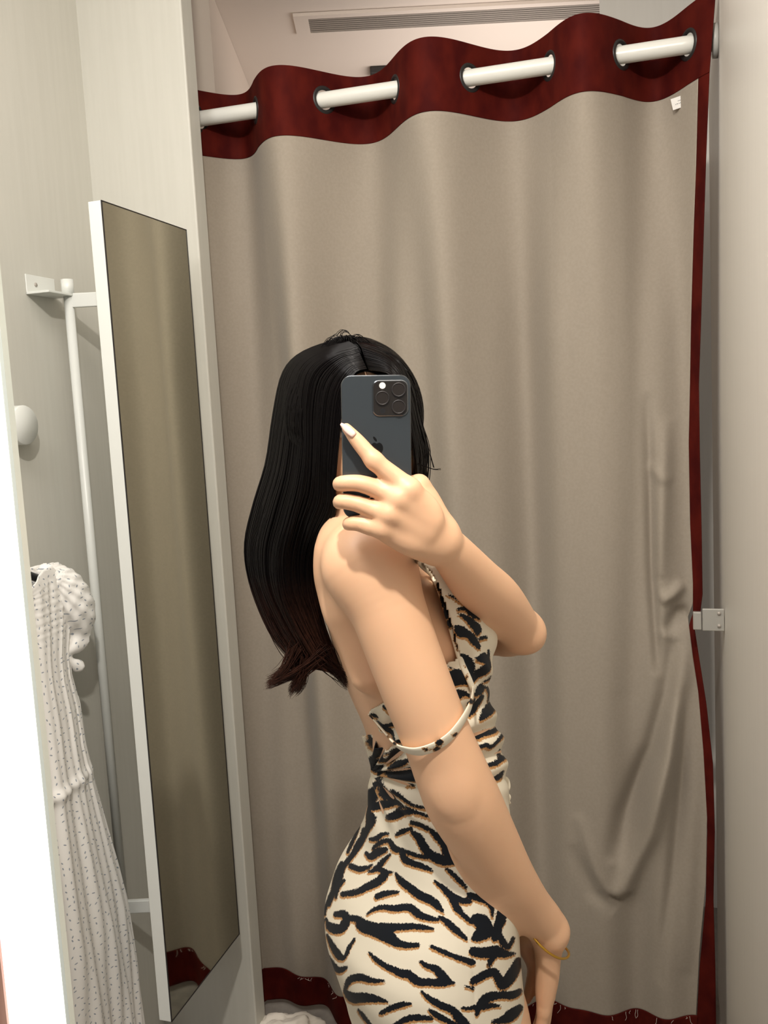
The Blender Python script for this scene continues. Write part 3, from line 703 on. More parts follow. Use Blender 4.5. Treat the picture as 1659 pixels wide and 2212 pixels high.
# ------------------------------------------------------------------ dress
poly = [(895, 1203), (905, 1212), (920, 1226), (938, 1247), (952, 1280), (965, 1320), (978, 1360), (988, 1400), (994, 1420), (963, 1433), (900, 1470), (835, 1513), (797, 1535), (793, 1548), (805, 1560),
        (853, 1607), (840, 1616), (830, 1620), (815, 1612), (800, 1592), (797, 1588), (780, 1588), (600, 1700), (600, 5000), (1300, 5000), (1300, 1185), (915, 1185)]
def inpoly(x, y, pl):
    r = np.zeros(len(x), bool)
    for i in range(len(pl)):
        x0, y0 = pl[i]; x1, y1 = pl[i-1]
        m = (y0 > y) != (y1 > y); r ^= m & (x < (x1-x0)*(y-y0)/(y1-y0+1e-12)+x0)
    return r
G = Field((-.19, .90, .40), (.24, 1.42, 1.56), .0024)
G.loft(SEC, .02, .0035)
if True:
    T_ = [SEC[-1]]+skirt; G.loft([(t[0]+(.01 if i == 0 else 0),)+t[1:] for i, t in enumerate(T_)], .006, .0035)
G.ell(K(976, 1374, 1.080), (.053, .050, .060), None, .035); G.ell(K(982, 1374, 1.215), (.051, .05, .058), None, .035)
G.cap(K(925, 1225, 1.02), K(985, 1340, 1.045), .018, .024, .02)
DP, DQ = G.mesh(); del G
N = vnormals(DP, DQ); ux, uy = proj(DP)
# gathers: folds fan out from the twist at the back of the waist, drapes cross the belly
ang = np.arctan2(uy-1672, ux-800); rd = np.hypot(ux-800, uy-1672)
g = np.exp(-((rd-55)/75)**2)*.0044*np.sin(ang*13+.6*np.sin(ang*5))*np.clip(rd/25, 0, 1)
g += np.exp(-((uy-1600)/95)**2)*.0040*np.sin((uy*.105+(ux-1000)*.045))*np.clip((ux-960)/60, 0, 1)
g += np.exp(-((uy-1440)/60)**2)*.0030*np.sin((ux*.09-(uy)*.06))*np.clip((ux-980)/40, 0, 1)
g += .0035*np.exp(-(np.abs((ux-850)*.52-(uy-1740))/9)**2)*np.clip((ux-830)/30, 0, 1)*np.clip((1060-ux)/60, 0, 1)

DP = DP+N*g[:, None]
seam = np.interp(uy, [1700, 1860, 1950, 2070, 2212, 2600], [985, 1000, 1011, 1021, 1028, 1040])
near = DP[:, 1] < YT
DP = DP-N*(.0011*np.exp(-((ux-seam)/2.2)**2)*near*(uy > 1700))[:, None]
keep = inpoly(ux, uy, poly) & (DP[:, 2] > .415)
DP, DQ, used = prune(DP, DQ, keep); ux, uy, near = ux[used], uy[used], near[used]
STROKES = {
 (690, 1600, 3.95): [[(500,330,15),(450,480,30),(420,600,35),(440,680,45),(400,780,25),(340,870,30),(290,960,22),(200,1080,20),(160,1200,30),(130,1260,18)],
  [(470,560,30),(560,540,32),(650,530,22),(700,550,12)], [(560,660,12),(640,640,30),(720,610,25),(800,605,12)], [(620,640,10),(680,580,12),(720,560,12)],
  [(500,330,20),(560,420,40),(600,470,40),(640,470,12)], [(420,0,12),(470,60,35),(520,110,30),(560,170,15)], [(450,160,30),(480,230,35),(540,260,15),(640,290,18)],
  [(620,280,12),(700,290,35),(780,290,45),(850,310,30),(960,320,30)], [(580,170,14),(650,90,20),(700,60,20)], [(620,220,14),(700,190,22),(760,160,14)],
  [(640,420,12),(700,460,14),(800,540,12),(950,580,8)], [(740,560,10),(820,600,12),(920,640,10),(1040,690,10)], [(780,700,16),(860,715,22),(920,745,22)],
  [(930,740,14),(1000,810,26),(1070,880,36),(1110,960,45),(1200,1000,35)], [(790,780,14),(850,830,30),(900,920,32),(960,980,35),(1060,1020,40),(1170,1020,30),(1240,1000,30)],
  [(660,800,12),(720,770,18),(780,750,12)], [(1060,820,12),(1130,850,25),(1180,920,20),(1260,1010,25),(1330,1050,25)], [(440,840,12),(490,835,20),(530,800,16),(580,795,8)],
  [(400,960,14),(440,990,26),(500,950,32),(560,930,20)], [(460,920,10),(520,870,18),(590,855,18),(640,920,26),(720,940,18),(800,970,16),(920,1000,12)],
  [(700,970,16),(740,1020,28),(820,1055,22),(900,1080,20),(960,1110,10)], [(270,1070,22),(340,1095,22),(400,1085,16),(450,1060,8)], [(420,1120,8),(490,1090,22),(540,1030,20),(600,970,10)],
  [(490,1090,15),(560,1130,28),(500,1200,32),(400,1250,28),(320,1290,24),(200,1310,20)], [(620,1120,8),(560,1130,18)],
  [(650,1130,8),(700,1200,26),(780,1260,30),(860,1320,34),(950,1360,32),(1010,1410,26),(1060,1465,8)], [(490,1330,22),(560,1305,22),(670,1290,12)],
  [(1080,1090,8),(1130,1130,16),(1200,1200,16),(1260,1265,8)], [(980,1195,8),(1050,1250,20),(1110,1310,26),(1200,1360,24),(1280,1370,22)],
  [(1120,1330,20),(1170,1420,28),(1230,1490,20),(1290,1540,20)], [(1240,1070,18),(1320,1110,35),(1400,1180,50),(1450,1260,55),(1440,1340,40),(1470,1420,20),(1475,1500,8)],
  [(1280,1320,22),(1360,1340,30),(1430,1360,30)], [(1470,1370,8),(1500,1330,14),(1540,1320,10)], [(1620,1390,12),(1560,1440,30),(1550,1520,40),(1510,1620,30),(1500,1680,30)],
  [(210,1190,12),(160,1250,16),(140,1340,10)], [(60,1400,8),(110,1290,18),(100,1350,12)], [(190,1050,20),(150,1150,25),(120,1280,22),(80,1400,15)],
  [(40,1480,14),(60,1400,12),(90,1320,12)], [(70,1600,10),(60,1520,10),(30,1560,8)], [(1360,560,16),(1440,600,26),(1540,640,24)], [(1500,760,20),(1600,800,30),(1700,790,16)], [(1480,900,16),(1580,960,30),(1690,930,24)], [(1620,1080,20),(1700,1100,30)], [(1640,1230,24),(1700,1260,24)], [(740,385,10),(800,390,10)], [(870,400,8),(900,450,8)], [(330,720,8),(290,830,14),(240,950,12)], [(370,760,20),(350,860,20),(310,930,14)]],
 (690, 1900, 3.606): [[(370,270,6),(430,230,14),(500,215,18),(580,225,22),(700,215,26),(770,270,26),(850,300,20),(920,310,14)], [(930,290,8),(980,320,20),(1060,390,24),(1150,465,10)],
  [(130,270,20),(190,270,28),(210,320,28),(170,380,32),(110,380,35),(70,350,20)], [(230,300,22),(300,310,26),(340,360,45),(430,390,48),(520,430,50),(600,490,30),(680,510,22),(770,510,14)],
  [(480,370,30),(600,370,26),(720,365,22),(800,370,20),(890,385,8)], [(60,430,8),(110,530,22),(160,600,25),(200,600,12),(230,530,14),(275,460,8)], [(75,600,8),(120,680,20),(160,705,22),(205,685,14)],
  [(385,565,6),(450,630,18),(530,680,20),(640,730,28),(700,740,30),(760,790,30),(860,800,26),(960,800,30),(1050,805,8)], [(790,640,12),(830,670,16),(900,690,24),(950,740,32),(1000,790,26)],
  [(870,520,12),(960,560,16),(1060,600,16),(1190,645,24)], [(200,850,12),(240,780,24),(320,760,26),(400,785,20),(500,790,10)], [(200,870,14),(260,920,36),(360,920,34),(440,930,24),(530,950,8)],
  [(480,1040,14),(560,1000,20),(640,975,20),(720,965,6)], [(795,870,8),(850,920,18),(930,970,24),(1040,1020,26),(1090,1080,34),(1150,1130,24),(1200,1180,8)], [(300,1010,6),(340,1060,14),(390,1125,12),(430,1180,6)],
  [(850,1010,8),(920,1060,22),(1020,1110,16),(1100,1135,10)], [(560,1150,8),(610,1120,16),(700,1080,22),(800,1075,20),(880,1085,10)], [(1135,830,6),(1200,850,10)], [(1110,1000,8),(1160,1005,12),(1210,995,16)],
  [(1200,560,32),(1280,570,38),(1380,560,40),(1450,580,24),(1520,575,8)], [(1370,580,22),(1330,640,20),(1320,680,8)], [(1200,790,26),(1290,740,28),(1360,720,28),(1400,780,30),(1430,820,34),(1500,740,40),(1550,640,30)],
  [(1225,1060,10),(1250,980,26),(1310,920,34),(1400,900,26),(1500,900,28),(1560,870,20)], [(1280,1000,14),(1340,980,16),(1410,985,6)], [(1210,300,25),(1250,330,45),(1300,390,50),(1250,430,45),(1200,460,15)],
  [(1230,290,22),(1290,310,26),(1330,370,20)], [(1400,380,20),(1400,430,22),(1440,500,24),(1470,530,14),(1510,460,14)], [(1350,1110,12),(1440,1090,30),(1500,1050,40),(1560,1000,25)],
  [(300,1300,10),(420,1260,26),(560,1290,26),(700,1340,12)], [(750,1230,12),(860,1270,26),(980,1340,24),(1060,1400,10)], [(1100,1300,12),(1240,1260,28),(1400,1300,30),(1500,1270,12)], [(350,1480,10),(480,1440,30),(640,1470,28),(800,1440,10)],
  [(900,1520,12),(1040,1480,30),(1200,1530,26),(1350,1500,10)]],
 (880, 1190, 6.9125): [[(110,150,20),(140,220,25)], [(590,640,8),(720,710,14),(850,790,20)], [(760,870,20),(880,860,30),(960,920,50),(1080,1010,20)], [(760,940,8),(880,1000,35),(980,1090,50),(1050,1170,60),(1050,1240,20)],
  [(740,1150,40),(800,1200,75),(900,1240,50),(980,1320,55),(1060,1420,40)], [(1090,1320,20),(1160,1290,22),(1200,1300,10)], [(820,1550,20),(900,1640,60),(950,1740,60),(960,1840,50)],
  [(1050,1600,40),(1150,1600,70),(1190,1680,50),(1120,1780,60),(1040,1880,50),(1000,1960,20)], [(600,1720,10),(660,1750,14)], [(640,1830,30),(740,1850,75),(860,1880,70)], [(680,1960,60),(800,1930,60),(880,1950,40)],
  [(720,2120,35),(820,2120,40),(900,2150,20)], [(1010,2130,30),(1080,2080,50),(1120,2040,40)], [(1240,1500,20),(1230,1600,20)], [(1150,1960,10),(1200,1920,12),(1220,1860,8)], [(1160,2020,12),(1210,2100,12)]],
 (880, 1480, 6.9125): [[(720,130,25),(820,120,35),(880,140,20)], [(760,200,20),(800,170,20)], [(1020,100,20),(1080,80,45),(1120,40,40)], [(920,460,15),(980,380,45),(1040,280,50),(1110,180,40)], [(930,270,35),(970,220,30)],
  [(1070,500,25),(1140,440,45),(1220,360,60),(1280,280,40)], [(1190,30,12),(1230,140,14),(1230,240,12)], [(1250,110,10),(1290,180,20)], [(970,820,20),(1080,770,28),(1200,710,40),(1320,680,28),(1410,580,30)],
  [(1030,920,20),(1140,890,28),(1230,920,28),(1320,820,22),(1410,730,20)], [(1190,1200,22),(1300,1170,28),(1380,1120,25),(1430,1080,35)], [(1420,960,12),(1390,1070,20)], [(1290,1400,20),(1380,1370,45),(1420,1300,25)], [(780,340,20),(800,380,10)]],
 (780, 1500, 10.06): [[(200,450,20),(280,480,35),(340,500,18)], [(180,540,22),(200,560,22)], [(330,600,20),(420,620,30),(520,690,40),(560,760,40),(640,860,40),(740,960,25)], [(540,680,50),(650,670,40),(730,670,50)], [(770,990,25),(850,990,30),(900,1010,20)],
  [(500,260,25),(570,300,20),(610,370,15)], [(140,850,12),(180,980,20),(250,1130,40),(340,1250,70),(260,1370,50)], [(440,1330,30),(500,1440,40),(620,1470,30),(720,1350,35),(830,1250,40)], [(520,1260,15),(650,1230,14),(740,1180,30)],
  [(640,1580,25),(740,1510,40),(880,1470,50)], [(260,1590,30),(400,1580,40),(430,1640,30),(400,1760,30)]]}
def ink(x, y):
    f = np.full(len(x), 40.0)
    for (ox, oy, sc), L_ in STROKES.items():
        for pl_ in L_:
            A_ = np.array(pl_, float); A_[:, 0] = ox+A_[:, 0]/sc; A_[:, 1] = oy+A_[:, 1]/sc; A_[:, 2] = A_[:, 2]/sc*1.12+.4
            if len(A_) > 2: A_ = cr(A_, len(A_)*3); A_[:, 2] = np.maximum(A_[:, 2], 1.0)
            lo = A_[:, :2].min(0)-30; hi = A_[:, :2].max(0)+30; m = np.nonzero((x > lo[0]) & (x < hi[0]) & (y > lo[1]) & (y < hi[1]))[0]
            if not len(m): continue
            xm, ym = x[m], y[m]; best = np.full(len(m), 40.0)
            for i in range(len(A_)-1):
                d, t = segdist(xm, ym, A_[i, 0], A_[i, 1], A_[i+1, 0], A_[i+1, 1]); best = np.minimum(best, d-(A_[i, 2]+t*(A_[i+1, 2]-A_[i, 2])))
            f[m] = np.minimum(f[m], best)
    return f
def add_print(o, x, y):
    me = o.data
    for nm, v in (('ink', ink(x, y)), ('ink_shadow', ink(x+.8, y-4.5))):
        at = me.attributes.new(nm, 'FLOAT', 'POINT'); at.data.foreach_set('value', v.astype(np.float32))
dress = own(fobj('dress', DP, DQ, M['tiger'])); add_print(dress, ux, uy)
md = dress.modifiers.new('s', 'SOLIDIFY'); md.thickness = .0014; md.offset = -1
dress_bvh = BVHTree.FromPolygons([tuple(p) for p in DP.tolist()], [tuple(q) for q in DQ.tolist()])
def surf(px, py, lift=.002, bvhs=None, dflt=1.02):
    d = Vector(ray(px, py)).normalized(); best = None
    for b_ in (bvhs or (body_bvh, dress_bvh)):
        h = b_.ray_cast(Vector(CAM), d)
        if h[0] is not None and (best is None or h[3] < best): best = h[3]
    if best is None: return K(px, py, dflt)
    return CAM+np.array(d)*(best-lift)
def band(name, pxs, depths, w, t, n=60, up=(0, -1, 0), rad=None):
    P_ = cr([K(x, y, d) for (x, y), d in zip(pxs, depths)], n)
    V, Fc = sweep(P_, rad if rad is not None else 1.0, 12, up=up, flat=(w, t)); o = own(obj(name, V, Fc, M['tiger'], None, True)); x, y = proj(np.array(V)); add_strap(o, x, y); return o
SPOTS = [(900,1207,8,5),(898,1218,3,8),(925,1208,1,1),(938,1231,5,5),(945,1247,4,5),(950,1264,7,15),(957,1290,7,20),(964,1320,7,20),(972,1346,7,11),(984,1378,4,12),(989,1398,3,6),(1004,1440,2,2),(1008,1462,3,5),(1012,1512,6,6),(1018,1516,6,5),
         (985,1588,8,4),(949,1604,8,7),(945,1619,8,6),(921,1619,7,3),(800,1551,6,6),(804,1545,5,4),(852,1606,4,4),(838,1592,3,3)]
def add_strap(o, x, y):
    f = np.full(len(x), 40.0)
    for a, b, rx, ry in SPOTS: f = np.minimum(f, (np.hypot((x-a)/rx, (y-b)/ry)-1)*min(rx, ry))
    me = o.data
    for nm, v in (('ink', f), ('ink_shadow', f-1.0)):
        at = me.attributes.new(nm, 'FLOAT', 'POINT'); at.data.foreach_set('value', v.astype(np.float32))
bp = [(896, 1203), (912, 1222), (934, 1243), (950, 1275), (962, 1312), (974, 1352), (985, 1392), (997, 1432), (1012, 1465), (1022, 1490)]
dp = [float(surf(x+4, y+2, .002)[1]) for x, y in bp]
dp = list(np.convolve(np.pad(dp, 1, 'edge'), [.25, .5, .25], 'valid')); dp = [d-.003 for d in dp]; dp[0] = min(dp[0], 1.0)
band('bodice_binding', bp, dp, .0042, .0022, 70)
lpx = [(1022, 1490), (1018, 1518), (1002, 1552), (975, 1588), (945, 1610), (908, 1623), (880, 1621), (858, 1611), (832, 1583), (812, 1560), (798, 1545)]
ldp = [dp[-1]-.002, .985, .958, .942, .936, .938, .950, .972, 1.02, 1.045, 1.06]
ldp = [min(d, float(surf(x, y, .0035)[1])) if 858 < x < 1000 else d for (x, y), d in zip(lpx, ldp)]
band('shoulder_strap', lpx, ldp, .0062, .0016, 90, rad=[.8+.45*math.sin(PI*i/89)**1.0 if i < 66 else max(.5, .9-.02*(i-66)) for i in range(90)])
# little ribbon bow at the front of the waist
bw = [[(1078, 1700), (1092, 1682), (1098, 1700), (1090, 1712)], [(1090, 1712), (1078, 1706), (1070, 1712)], [(1090, 1712), (1099, 1722), (1094, 1734), (1102, 1731)]]
for pp in bw: band('waist_ribbon', pp, [1.115]*len(pp), .0030, .0024, 24)

# ------------------------------------------------------------------ bangle
bq = [(1143, 2000), (1150, 2020), (1165, 2040), (1184, 2057), (1205, 2069), (1222, 2070), (1229, 2061)]
bd = [1.095, 1.076, 1.068, 1.066, 1.072, 1.085, 1.098]
bk = [(1222, 2048), (1200, 2030), (1170, 2008), (1150, 1996)]; bkd = [1.118, 1.14, 1.14, 1.12]
P_ = np.array([K(x, y, d) for (x, y), d in zip(bq+bk, bd+bkd)]); P_ = cr(np.vstack([P_, P_[:1]]), 90)
own(tube('bangle', P_, .0017, M['gold'], None, 10, cap=False))

# ------------------------------------------------------------------ hair
Lo = [(752,736,1.07),(700,742,1.09),(640,770,1.11),(608,815,1.13),(590,900,1.15),(575,1000,1.16),(548,1090,1.16),(530,1170,1.16),(535,1240,1.16),(560,1315,1.15),(597,1385,1.14),(648,1440,1.13)]
Li = [(792,796,1.015),(765,806,1.01),(740,860,1.005),(730,950,1.005),(722,1040,1.01),(722,1110,1.04),(694,1165,1.075),(682,1215,1.10),(684,1275,1.11),(700,1345,1.115),(722,1410,1.11),(742,1462,1.10)]
Lb = [(760,732,1.12),(720,740,1.18),(670,780,1.20),(640,850,1.22),(650,950,1.22),(650,1050,1.21),(640,1130,1.20),(620,1210,1.19),(625,1290,1.18),(650,1350,1.17),(680,1410,1.155),(705,1450,1.14)]
Lf = [(770,748,1.03),(715,765,1.03),(670,800,1.035),(655,860,1.04),(655,950,1.05),(645,1040,1.06),(625,1120,1.075),(605,1200,1.085),(610,1280,1.09),(640,1350,1.095),(675,1410,1.095),(700,1450,1.095)]
Ro = [(768,736,1.07),(825,752,1.07),(868,785,1.06),(892,845,1.06),(907,910,1.07),(921,965,1.075),(918,1020,1.08),(905,1070,1.09),(890,1110,1.10)]
Ri = [(796,798,1.015),(842,808,.995),(872,850,.990),(884,910,.995),(892,950,1.0),(897,1000,1.01),(897,1040,1.03),(888,1080,1.05),(875,1110,1.07)]
Rb_ = [(768,733,1.12),(815,745,1.16),(850,785,1.18),(868,850,1.19),(880,920,1.19),(890,980,1.18),(890,1030,1.17),(880,1075,1.15),(870,1110,1.13)]
Rf = [(780,750,1.03),(835,772,1.02),(868,812,1.01),(884,870,1.01),(896,930,1.02),(906,980,1.03),(907,1025,1.05),(897,1070,1.065),(882,1110,1.08)]
NT = 40
def gd(L_): return cr([K(*p) for p in L_], NT)
GL = [gd(x) for x in (Lo, Lf, Li, Lb)]; GR = [gd(x) for x in (Ro, Rf, Ri, Rb_)]
def around(G_, a):                        # closed blend outer -> front -> inner -> back -> outer
    a = (a % 1)*4; i = int(a); u = a-i; u = u*u*(3-2*u)*.5+u*.5; return G_[i]*(1-u)+G_[(i+1) % 4]*u
def massvol(G_, name, shrink):
    n = 48; V = []; c = sum(G_)/4
    for t in range(NT):
        for k in range(n):
            p = around(G_, k/n)[t]; V.append(c[t]+(p-c[t])*shrink)
    Fc = [(t*n+k, t*n+(k+1) % n, (t+1)*n+(k+1) % n, (t+1)*n+k) for t in range(NT-1) for k in range(n)]
    Fc += [tuple(range(n)), tuple((NT-1)*n+k for k in range(n))[::-1]]
    V = pushout(np.array(V), .002)
    return V, Fc
scalp = Field((-.17, .92, 1.50), (.08, 1.24, 1.80), .003)
sc_c = hp_(0, -.010, .008); SR = np.array([.0795, .094, .0880]); scalp.ell(sc_c, SR, HR, .01)
def pushout(p, lift):
    q = (p-sc_c)@np.array(HR).T; k0 = np.linalg.norm(q/SR, axis=-1, keepdims=True); tgt = 1+lift/.09
    w = np.clip((q[..., 2:3]+.075)/.05, 0, 1); f = np.where(k0 < tgt, tgt/np.maximum(k0, .3), 1.0); return sc_c+(q*(1+(f-1)*w))@np.array(HR)
scalp.ell(hp_(-.002, .094, -.004), (.038, .062, .082), HR, .006, sub=True)
SP, SQ = scalp.mesh(); del scalp
hair = own(fobj('hair', SP, SQ, M['hair']))
for nm, G_, sh in (('hair_left', GL, .90), ('hair_right', GR, .93)):
    V, Fc = massvol(G_, nm, sh); o = obj('hair_mass', V, Fc, M['hair'], hair, True)
def strands(nS, G_, r, spread, tip, seedv, layers=(.90, 1.04)):
    rg = np.random.default_rng(seedv); V = []; Fc = []; base = 0; c = sum(G_)/4
    for s_ in range(nS):
        a = rg.random(); sh = rg.uniform(*layers); g_ = around(G_, a); p = c+(g_-c)*sh
        cl = int(a*26); rc = np.random.default_rng(cl+seedv*100); ph = rc.uniform(0, 6.3, 3); amp = rc.uniform(.3, 1)*spread
        t = np.linspace(0, 1, NT)[:, None]
        p = p+amp*t*np.stack([np.sin(5*t[:, 0]+ph[0]), np.sin(4*t[:, 0]+ph[1]), 0*t[:, 0]], 1)+rg.normal(0, spread*.22, 3)*t
        end = int(NT*(1-rg.random()**2.2*tip)); end = max(end, 12); st = 0
        p = pushout(p[st:end], rg.uniform(.001, .006))
        if rg.random() < .06: p = p+rg.normal(0, .004, 3)*np.linspace(0, 1, len(p))[:, None]**2
        ext = rg.uniform(0, .03) if end == NT else 0
        if ext > .004: d = p[-1]-p[-2]; d /= np.linalg.norm(d); p = np.vstack([p, p[-1]+d*ext*.5, p[-1]+d*ext+np.array([rg.normal(0, .003), 0, 0])])
        rr = r*np.concatenate([[.6], np.ones(len(p)-2), [.15]]); v, f = sweep(p, rr, 3, cap=False)
        V += v; Fc += [tuple(k+base for k in q_) for q_ in f]; base += len(v)
    return V, Fc
for nm, nS, G_, sd_, tp in (('l', 4200, GL, 1, .30), ('r', 1300, GR, 2, .12)):
    V, Fc = strands(nS, G_, .00058, .0030, tp, sd_); obj('hair_strands', V, Fc, M['hair'], hair, True)['kind'] = 'stuff'
# tips below and flyaways
V = []; Fc = []
fly = [[(745,735,1.06),(738,722,1.06),(748,716,1.06),(762,728,1.06)], [(735,738,1.06),(728,724,1.07),(740,712,1.07),(752,716,1.07)], [(700,745,1.08),(715,728,1.08),(726,722,1.08)], [(800,750,1.05),(850,770,1.04),(880,800,1.03)],
       [(860,775,1.05),(890,820,1.05),(905,880,1.05),(925,960,1.05),(935,1010,1.05)], [(900,1000,1.02),(935,1012,1.02),(950,1014,1.02)], [(755,733,1.07),(770,722,1.07),(782,728,1.07)]]
for i, f_ in enumerate(fly*3):
    P_ = cr([K(x+random.uniform(-3, 3), y+random.uniform(-2, 2), d) for x, y, d in f_], 18); v, f = sweep(P_, .00035, 3, cap=False); b0 = len(V); V += v; Fc += [tuple(k+b0 for k in q_) for q_ in f]
tips = [((700,1400),(655,1440),(610,1462),(578,1476)), ((705,1410),(660,1445),(640,1475),(628,1492)), ((690,1420),(720,1445),(745,1462),(765,1470)), ((640,1400),(625,1430),(608,1455),(590,1468)), ((700,1400),(720,1435),(738,1462),(748,1478)), ((660,1420),(655,1455),(650,1478),(640,1490))]
rg = np.random.default_rng(5)
for i in range(900):
    tp_ = tips[i % len(tips)]; dx, dy = rg.normal(0, 7), rg.normal(0, 7); dd = rg.uniform(1.09, 1.15)
    P_ = cr([K(x+dx*(1-.75*k/3)+rg.normal(0, 3), y+dy, dd) for k, (x, y) in enumerate(tp_)], 12); v, f = sweep(P_, [.0006*(1-.85*t) for t in np.linspace(0, 1, 12)], 3, cap=False); b0 = len(V); V += v; Fc += [tuple(k+b0 for k in q_) for q_ in f]
obj('stray_hairs', V, Fc, M['hair'], hair, True)['kind'] = 'stuff'
# little top tuft
V = []; Fc = []
for i in range(60):
    a = rg.uniform(0, 6.28); c0 = K(748+rg.normal(0, 9), 740+rg.normal(0, 2), 1.07)
    e_ = rg.uniform(.010, .022); P_ = cr([c0, c0+np.array([.004*math.cos(a), .003*math.sin(a), .005]), c0+np.array([e_*math.cos(a)*.7, .006*math.sin(a), .006]), c0+np.array([e_*math.cos(a)*1.3, .008*math.sin(a), -.003])], 10)
    v, f = sweep(P_, .0004, 3, cap=False); b0 = len(V); V += v; Fc += [tuple(k+b0 for k in q_) for q_ in f]
obj('hair_tuft', V, Fc, M['hair'], hair, True)['kind'] = 'stuff'

# ------------------------------------------------------------------ phone
pc = K(813.5, 966, YP); tlp = K(740, 830, YP); blp = K(745, 1100, YP)
up_ = tlp-blp; up_[1] = 0; up_ /= np.linalg.norm(up_); rt_ = np.array([up_[2], 0, -up_[0]]); bk_ = np.array([0, 1., 0])
PX = (rt_, bk_, up_); pw, ph_ = .0356, .0734
def rrect(w, h, r, n=10):
    o = []
    for cx, cy, a0 in ((w-r, h-r, 0), (-w+r, h-r, PI/2), (-w+r, -h+r, PI), (w-r, -h+r, 1.5*PI)):
        for i in range(n+1): a = a0+PI/2*i/n; o.append((cx+r*math.cos(a), cy+r*math.sin(a)))
    return o
def slab(name, w, h, r, rings, m, parent, cx=0, cy=0):   # rings: (inset, y)
    V = []; Fc = []; n = None
    for ins, y in rings:
        L_ = rrect(w-ins, h-ins, max(r-ins, .0004)); n = len(L_)
        V += [pc+rt_*(cx+a)+up_*(cy+b)+bk_*y for a, b in L_]
    for i in range(len(rings)-1):
        for k in range(n): Fc.append((i*n+k, i*n+(k+1) % n, (i+1)*n+(k+1) % n, (i+1)*n+k))
    Fc += [tuple(range(n)), tuple((len(rings)-1)*n+k for k in range(n))[::-1]]
    o = obj(name, V, Fc, m, None, False); bm = bmesh.new(); bm.from_mesh(o.data); bmesh.ops.recalc_face_normals(bm, faces=bm.faces); bm.to_mesh(o.data); bm.free()
    o.parent = parent; o.matrix_parent_inverse = Tf; return o
phone = empty('smartphone', tuple(pc)); Tf = Matrix.Translation(-phone.location)
tag(phone, 'graphite smartphone held up in front of her face, seen from the back', 'phone')
slab('phone_frame', pw, ph_, .0110, [(.0006, .0004), (0, .001), (0, .0068), (.0006, .0074)], M['frame'], phone)
slab('back_glass', pw-.0008, ph_-.0008, .0104, [(.0003, 0.0), (0, .0005)], M['phone'], phone)
slab('screen', pw-.0010, ph_-.0010, .0102, [(0, .0073), (.0003, .0078)], M['dark'], phone)
bx, bz = K(843, 860, YP)-pc, None
cbx, cby = bx.dot(rt_), bx.dot(up_)
bp_ = slab('camera_bump', .0186, .0187, .0075, [(.0012, -.0016), (.0003, -.0010), (0, 0.0004)], M['frame'], phone, cbx, cby)
o = slab('camera_plate', .0172, .0173, .0066, [(.0002, -.0019), (0, -.0014)], M['bump'], None, cbx, cby); o.parent = bp_
def disc(name, px, py, r, y0, y1, m, par, ring=None):
    q = K(px, py, YP)-pc; c_ = pc+rt_*q.dot(rt_)+up_*q.dot(up_)
    if ring: bm = bmesh.new(); ring_bm(bm, c_+bk_*y0, (0.001, 1, 0), r, ring, 36, 8); o = bobj(name, bm, m, None, True)
    else: o = tube(name, [c_+bk_*y0, c_+bk_*y1], r, m, None, 36, up=(0, 0, 1)); o.data.shade_flat()
    o.parent = par; return o
for (x, y) in ((861, 879), (861, 842), (826, 860)):
    disc('lens', x, y, .0066, -.0030, -.0018, M['lens'], bp_); disc('lens_ring', x, y, .0066, -.0030, 0, M['black'], bp_, .0007)
disc('flash', 826, 833, .0033, -.0022, -.0018, M['flash'], bp_); disc('depth_sensor', 827, 888, .0028, -.0020, -.0018, M['dark'], bp_)
# dark fruit mark (mirrored as in the photo)
bm = bmesh.new(); out = []
for i in range(72):
    a = 2*PI*i/72; c_, s_ = math.cos(a), math.sin(a)
    x = .0064*np.sign(c_)*abs(c_)**.86; z = .0066*np.sign(s_)*abs(s_)**.86
    if s_ > 0: z -= .0014*math.exp(-(x/.0018)**2)
    else: z += .0011*math.exp(-(x/.0016)**2); x *= .86+.14*(1+s_)
    bx_, bz_ = -.0085, .0014; d = math.hypot(x-bx_, z-bz_)
    if d < .0036: x = bx_+(x-bx_)/d*.0036; z = bz_+(z-bz_)/d*.0036
    out.append((x, z))
mk = K(814, 969, YP)-pc; mc = pc+rt_*mk.dot(rt_)+up_*mk.dot(up_)
cv = bm.verts.new(Vector(mc+bk_*-.00022+rt_*.001)); vs = [bm.verts.new(Vector(mc+rt_*x+up_*z+bk_*-.00022)) for x, z in out]
for i in range(72): bm.faces.new((cv, vs[i], vs[(i+1) % 72]))
leaf = []
for i in range(24):
    a = 2*PI*i/24; u = .0030*math.cos(a); w = .0012*math.sin(a)*(1-.0*abs(math.cos(a))); an_ = math.radians(125); leaf.append(bm.verts.new(Vector(mc+rt_*(u*math.cos(an_)-w*math.sin(an_)-.0017)+up_*(u*math.sin(an_)+w*math.cos(an_)+.0098)+bk_*-.00022)))
bm.faces.new(leaf)
o = bobj('logo', bm, M['logo'], None); o.parent = phone; o.matrix_parent_inverse = Tf

